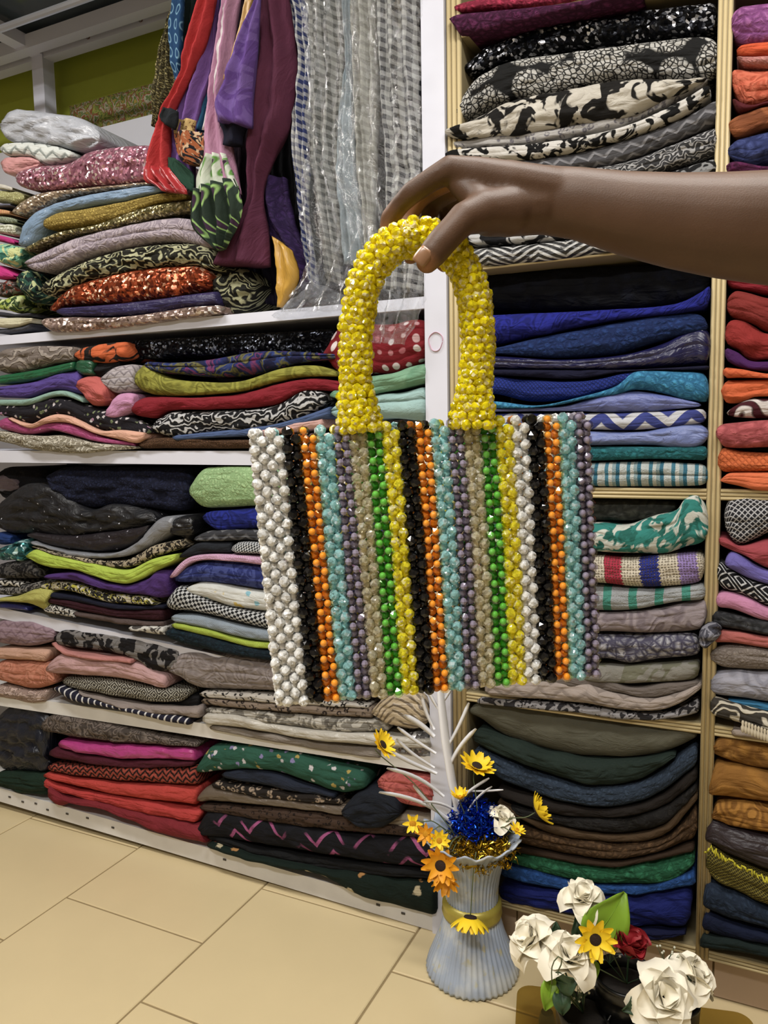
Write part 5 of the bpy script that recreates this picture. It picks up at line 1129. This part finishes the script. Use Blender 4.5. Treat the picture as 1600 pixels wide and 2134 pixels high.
tinsel(TOP+AX*.0+np.array([0, .03, .02]), .06, 420, .085, foil('blue_foil', '#1440b8'), 'blue_tinsel', 'shiny blue foil tinsel heap standing in the blue vase', 2)
# white palm frond
M['frond'] = simple('white_foam', '#e3e4e8', .55, var=.06, vs=20.)
fr = thing('white_frond', 'white artificial palm frond with narrow strap leaves in the blue vase', 'artificial plant', TOP+np.array([-.03, .0, -.1]))
DV = float((VC-CAM)@AF)
st = [at(972, 1760, DV), at(957, 1700, DV), at(940, 1620, DV-.005), at(928, 1540, DV-.01), at(920, 1470, DV-.015), at(914, 1400, DV-.02), at(912, 1340, DV-.02)]
MB().tube([VC+np.array([0, 0, .12])]+st, [.006, .010, .016, .020, .021, .019, .013, .004], 10, flat=.45).make('stem', M['frond'], fr, smooth=True)
def strap(p, q, name, w_, curl, dz=0.0):
    p = np.array(p); q = np.array(q); mb = MB(); v = []; d = q-p; s_ = np.cross(d, AF); s_ /= np.linalg.norm(s_)
    for k in range(9):
        t = k/8; c_ = p+d*t+s_*curl*math.sin(math.pi*t)-AF*dz*t*t; ww = w_*(.6+.6*t-.45*t*t)*(1 if k < 8 else .5)
        v += [c_-s_*ww, c_-AF*.0012, c_+s_*ww, c_+AF*.0012]
    f = []
    for k in range(8):
        for j in range(4): f.append((k*4+j, k*4+(j+1) % 4, k*4+4+(j+1) % 4, k*4+4+j))
    f += [(0, 1, 2, 3), (35, 34, 33, 32)]
    mb.add(v, f); return mb.make(name, M['frond'], fr, smooth=True)
for (x0, y0, x1, y1, w_, cu, dz) in [(905, 1520, 878, 1448, .006, .004, .02), (905, 1535, 842, 1488, .009, -.004, .03), (908, 1570, 828, 1513, .006, .003, .03), (905, 1600, 825, 1535, .0055, .006, .05),
        (910, 1612, 812, 1560, .007, .004, .06), (925, 1660, 806, 1592, .0065, -.01, .08), (940, 1710, 790, 1640, .0065, -.012, .09), (945, 1720, 860, 1628, .005, .006, .08), (930, 1560, 976, 1462, .0065, -.004, .03),
        (932, 1605, 990, 1515, .0075, .006, .04), (945, 1680, 1018, 1618, .005, .004, .03), (960, 1648, 1046, 1640, .0035, -.004, .05), (975, 1690, 1022, 1632, .004, .004, .06), (915, 1480, 880, 1410, .006, .003, .02), (918, 1470, 960, 1390, .006, -.003, .02), (950, 1690, 880, 1665, .005, -.006, .05)]:
    strap(at(x0, y0, DV-.005), at(x1, y1, DV-.01-dz*.6), 'strap_leaf', w_, cu, dz*.4)

# ---------------------------------------------------------------- artificial flowers
M['petal_y'] = simple('yellow_petal', '#f8d224', .6, var=.18, vs=50.); M['petal_o'] = simple('golden_petal', '#e09a12', .6, var=.2, vs=50.)
M['disc'] = simple('brown_flower_disc', '#2a1a10', .9, var=.4, bump=.8, bscale=400.); M['disc_y'] = simple('yellow_flower_disc', '#c98d14', .9, var=.4, bump=.8, bscale=400.)
M['stemg'] = simple('green_wire_stem', '#55603f', .6); M['leafd'] = simple('dark_green_leaf', '#2f4a31', .5, var=.2, vs=20.); M['leafl'] = simple('bright_green_leaf', '#7fa52c', .45, var=.22, vs=14.)
M['rosew'] = simple('cream_white_petal', '#f2ecd9', .6, var=.06, vs=30.); M['roser'] = simple('crimson_petal', '#8f1a22', .6, var=.15, vs=30.); M['bb'] = simple('tiny_white_bloom', '#cfd0bd', .7)
def basis(d):
    d = np.asarray(d, float); d = d/np.linalg.norm(d); return Vector(d).to_track_quat('Z', 'Y').to_euler()
def petal_mesh(nm, L, W, cup, lift, mat, tip=1.0, n=6, m_=5):
    """petal growing along +x from the origin, curved upwards by lift, cupped across"""
    v = []; f = []
    for i in range(n+1):
        t = i/n; wd = W*math.sin(math.pi*min(.98, .12+.80*t)**tip)
        a = lift*t; x = L*t*math.cos(a*.6); z = L*t*math.sin(a)
        for j in range(m_):
            s_ = j/(m_-1)*2-1; v.append((x, wd*s_, z+cup*W*s_*s_*(.3+.7*t)))
    for i in range(n):
        for j in range(m_-1): f.append((i*m_+j, i*m_+j+1, (i+1)*m_+j+1, (i+1)*m_+j))
    me = bpy.data.meshes.new(nm); me.from_pydata(v, [], f); me.materials.append(mat); me.polygons.foreach_set('use_smooth', [True]*len(f)); return me
PM = {}
def petal(*a):
    if a not in PM: PM[a] = petal_mesh('petal', *a[:-1], M[a[-1]])
    return PM[a]
def stem(par, p0, p1, name='stem', mat='stemg', r=.0016, sag=.02):
    p0 = np.array(p0); p1 = np.array(p1); pts = [p0+(p1-p0)*t+np.array([0, 0, sag*math.sin(math.pi*t)]) for t in np.linspace(0, 1, 9)]
    return MB().tube(pts, r, 6)
def sunflower(label, x, y, dep, axis, R, root=None, dark=True, n=12, group='sunflowers in the blue vase', pm='petal_y', lift=.25):
    c_ = at(x, y, dep); rot = basis(axis); t = thing('artificial_sunflower', label, 'flower', c_, group)
    t.rotation_euler = rot; Rm = np.array(rot.to_matrix())
    for ring, (sc, li, o_) in enumerate(((1, lift, 0), (.78, lift+.25, .5))):
        me = petal(R*sc, R*.20, .25, li, pm)
        for k in range(n if ring == 0 else n-4):
            link(me, 'petal', t, (0, 0, .002*ring), world=False, rot=(0, 0, 2*math.pi*(k+o_)/(n if ring == 0 else n-4)+.1*math.sin(k*3)))
    MB().lathe([(.0, -.002), (R*.30, -.001), (R*.33, R*.05), (R*.25, R*.13), (R*.1, R*.16), (.0005, R*.165)], 16).make('disc', M['disc' if dark else 'disc_y'], t, smooth=True, world=False)
    if root is not None:
        loc = Rm.T@(np.array(root)-c_); p1 = loc; pts = [np.array([0, 0, -.001]), np.array([0, 0, -R*.6])]
        mid = (pts[1]+p1)/2+Rm.T@np.array([0, 0, .02]); pts += [mid*.6+pts[1]*.4, mid, p1]
        P_ = curve3(pts, 14); MB().tube(P_, .0014, 6).make('stem', M['stemg'], t, smooth=True, world=False)
    return t
def curve3(pts, n):
    P = np.array(pts); d = np.r_[0, np.cumsum(np.linalg.norm(np.diff(P, axis=0), axis=1))]; d /= d[-1]; T = np.zeros_like(P); out_ = []
    for i in range(len(P)):
        a, b = max(i-1, 0), min(i+1, len(P)-1); T[i] = (P[b]-P[a])/(d[b]-d[a])
    for q in np.linspace(0, 1, n):
        i = min(max(np.searchsorted(d, q)-1, 0), len(P)-2); h = d[i+1]-d[i]; t = (q-d[i])/h
        out_.append((2*t**3-3*t**2+1)*P[i]+(t**3-2*t**2+t)*h*T[i]+(-2*t**3+3*t**2)*P[i+1]+(t**3-t**2)*h*T[i+1])
    return out_
VR = TOP+np.array([0, 0, .02]); toC = -AF
def tilt(dx, dy, dz=1.0): return AX*dx+AU*dy-AF*dz      # facing the camera, turned right / up
sunflower('yellow sunflower on a long stem beside the grey satin fold', 796, 1553, DV-.06, tilt(.9, .75, .5), .042, VR+AX*-.04)
sunflower('yellow sunflower seen edge on above the blue tinsel', 993, 1598, DV-.02, tilt(.25, .95, .35), .05, VR+AX*.02)
sunflower('small yellow sunflower bud facing up from the blue tinsel', 958, 1662, DV-.06, tilt(-.1, 1, .25), .026, VR+AX*-.01, dark=False, n=10, lift=.7)
sunflower('yellow sunflower seen from the side beside the brown folds', 1117, 1692, DV-.08, tilt(.85, .5, .1), .046, VR+AX*.06, n=11, lift=.5)
sunflower('little yellow flower on the right rim of the vase', 1077, 1730, DV-.10, tilt(.3, .8, .4), .022, VR+AX*.05, dark=False, n=9)
sunflower('small open yellow flower beside the embroidered black fabric', 860, 1716, DV-.08, tilt(-.1, .2), .026, VR+AX*-.05, dark=False, n=6)
sunflower('small golden flower half hidden at the vase rim', 887, 1738, DV-.09, tilt(-.4, .2), .028, VR+AX*-.05, dark=False, n=8, pm='petal_o')
sunflower('small frilly yellow flower above the large sunflower', 915, 1752, DV-.10, tilt(0, .3), .028, VR+AX*-.04, dark=False, n=10)
sunflower('large sunflower with dark brown centre drooping over the vase rim', 918, 1803, DV-.13, tilt(-.25, .1), .048, VR+AX*-.02, n=11, pm='petal_o')
sunflower('golden flower cluster under the large sunflower', 928, 1835, DV-.12, tilt(-.1, -.3), .036, VR+AX*-.02, dark=False, n=10, pm='petal_o', lift=.5)
sunflower('yellow sunflower hanging upside down over the gold band', 980, 1910, DV-.13, tilt(-.1, -1, .25), .05, VR+AX*.0+AF*-.1, n=12, lift=.55)
def rose(label, x, y, dep, axis, R, mat, root, openp=1.0, group='white roses in black pots', name='artificial_rose', spread=True):
    c_ = at(x, y, dep); rot = basis(axis); t = thing(name, label, 'flower', c_, group, rot); rr = random.Random(int(x+y)); Rm = np.array(rot.to_matrix())
    # bud and cupped petals in whorls; each petal bends from upright to open
    for wl, (cnt, ln, wd, lean, r0) in enumerate(((3, .85, .46, 1.5, .05), (4, 1.0, .62, 1.4, .13), (5, 1.1, .74, 1.2, .22), (4, 1.45*openp, .82, .6, .2))):
        if not spread: lean, ln = max(lean, 1.38-.06*wl), min(ln, 1.05)
        for k in range(cnt):
            me = rose_petal(round(R*ln, 4), round(R*wd, 4), lean, mat, wl if spread else min(wl, 1))
            a = 2*math.pi*(k+.37*wl)/cnt+rr.uniform(-.15, .15)
            link(me, 'petal', t, (R*r0*math.cos(a), R*r0*math.sin(a), -.12*R*wl), world=False, rot=(rr.uniform(-.12, .12), rr.uniform(-.12, .12), a))
    MB().lathe([(.0005, -.62*R), (.14*R, -.58*R), (.22*R, -.42*R), (.12*R, -.25*R)], 10).make('calyx', M['leafd'], t, smooth=True, world=False)
    loc = Rm.T@(np.array(root)-c_); MB().tube(curve3([np.array([0, 0, -.55*R]), np.array([0, 0, -1.1*R]), (loc+np.array([0, 0, -1.1*R]))/2, loc], 12), .002, 6).make('stem', M['leafd'], t, smooth=True, world=False)
    return t
RP = {}
def rose_petal(L, W, lean, mat, wl):
    key = (L, W, lean, mat, wl)
    if key in RP: return RP[key]
    v = []; f = []; n = 9; m_ = 9
    for i in range(n+1):
        t = i/n; wd = W*math.sin(math.pi*(.14+.66*t))**.7*(1 if t < .85 else 1-1.6*(t-.85))
        ang = lean*(1-.25*t)-(.9*max(0, t-.62)*(2.2 if wl >= 2 else .6)); x = L*t*math.cos(ang); z = L*t*math.sin(ang)
        for j in range(m_):
            s_ = j/(m_-1)*2-1; bend = (.75 if wl < 3 else .25)*W*s_*s_
            v.append((x-bend*math.sin(ang)*1.0, wd*s_, z+bend*math.cos(ang)+.05*L*math.sin(3*s_+wl)*max(0, t-.5)))
    for i in range(n):
        for j in range(m_-1): f.append((i*m_+j, i*m_+j+1, (i+1)*m_+j+1, (i+1)*m_+j))
    me = bpy.data.meshes.new('petal'); me.from_pydata(v, [], f); me.materials.append(M[mat]); me.polygons.foreach_set('use_smooth', [True]*len(f)); RP[key] = me; return me
rose('small white rose tucked into the gold tinsel of the vase', 1045, 1705, DV-.03, tilt(.4, .8, .3), .028, 'rosew', VR+AX*.04, group='white roses in the blue vase')
# tinted glass sheet on short feet with the black pots on it
ZG = .07
mt, nt, out = new_mat('amber_tinted_glass'); fz = Mth(nt, 'MULTIPLY', N(nt, 'ShaderNodeFresnel', {'IOR': 1.45}).outputs[0], Mth(nt, 'SUBTRACT', 1., N(nt, 'ShaderNodeNewGeometry').outputs['Backfacing']))
a = N(nt, 'ShaderNodeBsdfTransparent', {'Color': lin('#d6c690')}); b = N(nt, 'ShaderNodeBsdfGlossy', {'Roughness': .3}); d = N(nt, 'ShaderNodeBsdfDiffuse', {'Color': lin('#8a7c4c')})
m0 = N(nt, 'ShaderNodeMixShader', {0: .16, 1: a.outputs[0], 2: d.outputs[0]})
mx = N(nt, 'ShaderNodeMixShader', {0: fz, 1: m0.outputs[0], 2: b.outputs[0]}); nt.links.new(mx.outputs[0], out.inputs[0]); M['amber'] = mt
gA, gB = onZ(1078, 2050, ZG), onZ(1562, 2112, ZG)
ex = gB-gA; wl_ = np.linalg.norm(ex); ex /= wl_; ey = np.array([ex[1], -ex[0], 0]); gl_ = .40; rc = .035; outl = []
for cx_, cy_, a0 in ((rc, rc, 180), (wl_-rc, rc, 270), (wl_-rc, gl_-rc, 0), (rc, gl_-rc, 90)):
    for k in range(7): a = math.radians(a0+15*k); outl.append((cx_+rc*math.cos(a), cy_+rc*math.sin(a)))
gt = thing('glass_stand', 'low amber tinted glass stand with rounded corners under the flower pots', 'stand', (gA+gB)/2*np.array([1, 1, 0]))
P0 = [gA+ex*a+ey*b for a, b in outl]; n = len(P0)
obj('glass_top', [tuple(p-np.array([0, 0, .008])) for p in P0]+[tuple(p) for p in P0], [tuple(range(n-1, -1, -1)), tuple(range(n, 2*n))]+[(i, (i+1) % n, n+(i+1) % n, n+i) for i in range(n)], M['amber'], gt)
for a, b in ((.07, .07), (wl_-.07, .07), (.07, gl_-.07), (wl_-.07, gl_-.07)):
    p = gA+ex*a+ey*b; MB().lathe([(.0, -ZG), (.018, -ZG), (.02, -.03), (.014, -.008)], 12, p).make('foot', M['black'], gt, smooth=True)
# black pots
def pot(label, x, y, ztop, r, name='plant_pot', ribs_=0, rag=0.0, soil=True):
    c_ = onZ(x, y, ztop); c_ = np.array([c_[0], c_[1], ZG]); h = ztop-ZG; t = thing(name, label, 'pot', c_, 'black pots on the glass stand')
    prof = [(.0, 0), (r*.82, 0)]+[(r*(.82+.18*k/24)+(.004*max(0, math.sin(k/24*math.pi*2*ribs_)) if ribs_ else 0), h*k/24) for k in range(1, 25)]+[(r*.93, h*1.0), (r*.9, h*.86)]
    def fn(rr, z, a, i):
        if rag: w_ = rag*(z/h)*(math.sin(5*a+i*.3)+.6*math.sin(11*a+1.3+i*.5)); return rr+w_*.5, z+(w_ if i > 22 else 0)
        return rr, z
    MB().lathe(prof, 48, c_, fn).make('body', M['black'], t, smooth=True)
    MB().lathe([(r*.9, h*.84), (r*.5, h*.87), (.001, h*.88)], 24, c_, closed=False).make('soil', M['soil'], t, smooth=True)
    return np.array([c_[0], c_[1], ztop-h*.12])
pA = pot('black ribbed plastic pot holding the red rose', 1306, 2030, .25, .068, ribs_=6)
pB = pot('black plastic bag pot holding the white roses and dark leaves', 1215, 2098, .19, .058, rag=.006)
pC = pot('black plastic bag pot under the big cream rose', 1318, 2122, .19, .058, rag=.008)
pD = pot('black pot behind the big cream rose', 1405, 2080, .21, .052)
dp = lambda p: float((p-CAM)@AF)
rose('crimson red rosebud standing over the ribbed black pot', 1312, 1975, dp(pA)-.02, tilt(0, 1, .3), .040, 'roser', pA, openp=.8, group='red rose', spread=False)
rose('tall white rose standing behind the bright green leaf', 1213, 1872, dp(pB)+.03, tilt(-.1, .8, .45), .032, 'rosew', pB)
rose('white rose turned sideways beside the blue vase', 1108, 1960, dp(pB)+.0, tilt(-.6, .6, .3), .038, 'rosew', pB)
rose('white rose leaning over the curly wire beside the sunflower', 1185, 1995, dp(pB)-.05, tilt(.1, .8, .45), .038, 'rosew', pB)
rose('big open cream rose in front of the dark pots', 1382, 2078, dp(pC)-.08, tilt(.0, .6, .75), .043, 'rosew', pC)
rose('cream rose behind the big open rose', 1445, 2032, dp(pD)-.02, tilt(.45, .7, .3), .034, 'rosew', pD)
sunflower('bright yellow sunflower in front of the large green leaf', 1240, 1957, dp(pA)-.07, tilt(-.1, .15), .043, pA, n=10, group='sunflower beside the green leaf')
def leaf(label, x, y, dep, x1, y1, dep1, W, mat, root, name='artificial_leaf', group=None, face=None, curl=.2):
    a = at(x, y, dep); b = at(x1, y1, dep1); d = b-a; L = np.linalg.norm(d); d /= L; fc = -AF if face is None else face; s_ = np.cross(d, fc); s_ /= np.linalg.norm(s_); up = np.cross(s_, d)
    t = thing(name, label, 'leaf', a, group); V = []; n = 12; m_ = 9
    for i in range(n+1):
        q = i/n; wd = W*math.sin(math.pi*min(.995, q**.75*.93+.05))**.8*(1-.25*q)
        for j in range(m_):
            u_ = j/(m_-1)*2-1; V.append(a+d*L*q+s_*wd*u_+up*(curl*W*(abs(u_)-.3)+.012*math.sin(q*3)+.0022*math.cos(10*q+abs(u_)*6)))
    f = [(i*m_+j, i*m_+j+1, (i+1)*m_+j+1, (i+1)*m_+j) for i in range(n) for j in range(m_-1)]
    o = obj('blade', V, f, M[mat], t, smooth=True); o.modifiers.new('s', 'SOLIDIFY').thickness = .0008
    MB().tube([a+d*L*q/8+up*(.012*math.sin(q/8*3)-.2*curl*W+.001) for q in range(8)], [.0016-.0002*q for q in range(8)], 5).make('midrib', M[mat], t, smooth=True)
    MB().tube(curve3([a, a*.7+np.array(root)*.3, np.array(root)], 8), .0014, 5).make('stem', M['stemg'], t, smooth=True)
    return t
GL = 'leaves in the black pots'
leaf('large bright green leaf behind the sunflower', 1228, 1965, dp(pB)+.0, 1300, 1858, dp(pB)+.02, .056, 'leafl', pB, group=GL)
leaf('narrow bright green leaf hanging below the white roses', 1148, 2035, dp(pB)-.06, 1135, 2105, dp(pB)-.07, .022, 'leafl', pB, group=GL)
leaf('broad dark green leaf under the leaning white rose', 1158, 2042, dp(pB)-.07, 1205, 2040, dp(pB)-.09, .028, 'leafd', pB, group=GL)
leaf('dark green leaf hanging down over the bag pot', 1165, 2060, dp(pB)-.07, 1172, 2115, dp(pB)-.08, .02, 'leafd', pB, group=GL)
leaf('dark green leaf below the big cream rose', 1335, 2075, dp(pC)-.06, 1295, 2105, dp(pC)-.07, .022, 'leafd', pC, group=GL)
leaf('olive green leaf between the pots', 1222, 2005, dp(pA)-.03, 1240, 2045, dp(pA)-.05, .024, 'leafl', pA, group=GL)
leaf('dark green leaf behind the sideways white rose', 1150, 1985, dp(pB)+.05, 1158, 1920, dp(pB)+.06, .026, 'leafd', pB, group=GL)
leaf('dim dark leaf behind the tall white rose', 1205, 1960, dp(pB)+.05, 1200, 1905, dp(pB)+.06, .018, 'leafd', pB, group=GL)
def sprig(label, x, y, dep, root, n=14, sp=.022, seed=1):
    c_ = at(x, y, dep); r_ = random.Random(seed); t = thing('white_filler_sprig', label, 'flower', c_, 'tiny filler sprigs')
    mb = MB(); b = MB(); rt = np.array(root)
    for k in range(n):
        p = c_+np.array([r_.gauss(0, sp*.5), r_.gauss(0, sp*.5), r_.uniform(-sp, sp*1.3)]); q = c_-np.array([0, 0, sp*1.4]); b.tube([q, (p+q)/2+np.array([0, 0, .004]), p], .0006, 4); v, f = ico(.0026, 6, 4); mb.add(v+p, f)
    b.tube([c_-np.array([0, 0, sp*1.4]), rt], .001, 5); b.make('twigs', M['leafd'], t); mb.make('blooms', M['bb'], t, kind='stuff')
sprig('sprig of tiny white blooms over the bag pot', 1205, 2065, dp(pB)-.06, pB, seed=1)
sprig('sprig of tiny white blooms between red rose and cream rose', 1385, 1990, dp(pA)-.01, pA, seed=2)
sprig('sprig of tiny white blooms between sunflower and red rose', 1270, 1980, dp(pA)-.02, pA, n=9, seed=3)
# curly wire by the leaning rose
w_ = thing('curly_wire', 'thin dark wire looping in front of the leaning white rose', 'wire', at(1150, 2040, dp(pB)-.11))
MB().tube(curve3([at(1150, 2050, dp(pB)-.10), at(1150, 2015, dp(pB)-.11), at(1160, 1995, dp(pB)-.115), at(1170, 1993, dp(pB)-.115), at(1169, 2010, dp(pB)-.11), at(1162, 2030, dp(pB)-.09), pB], 24), .0013, 6).make('loop', M['stemg'], w_, smooth=True)
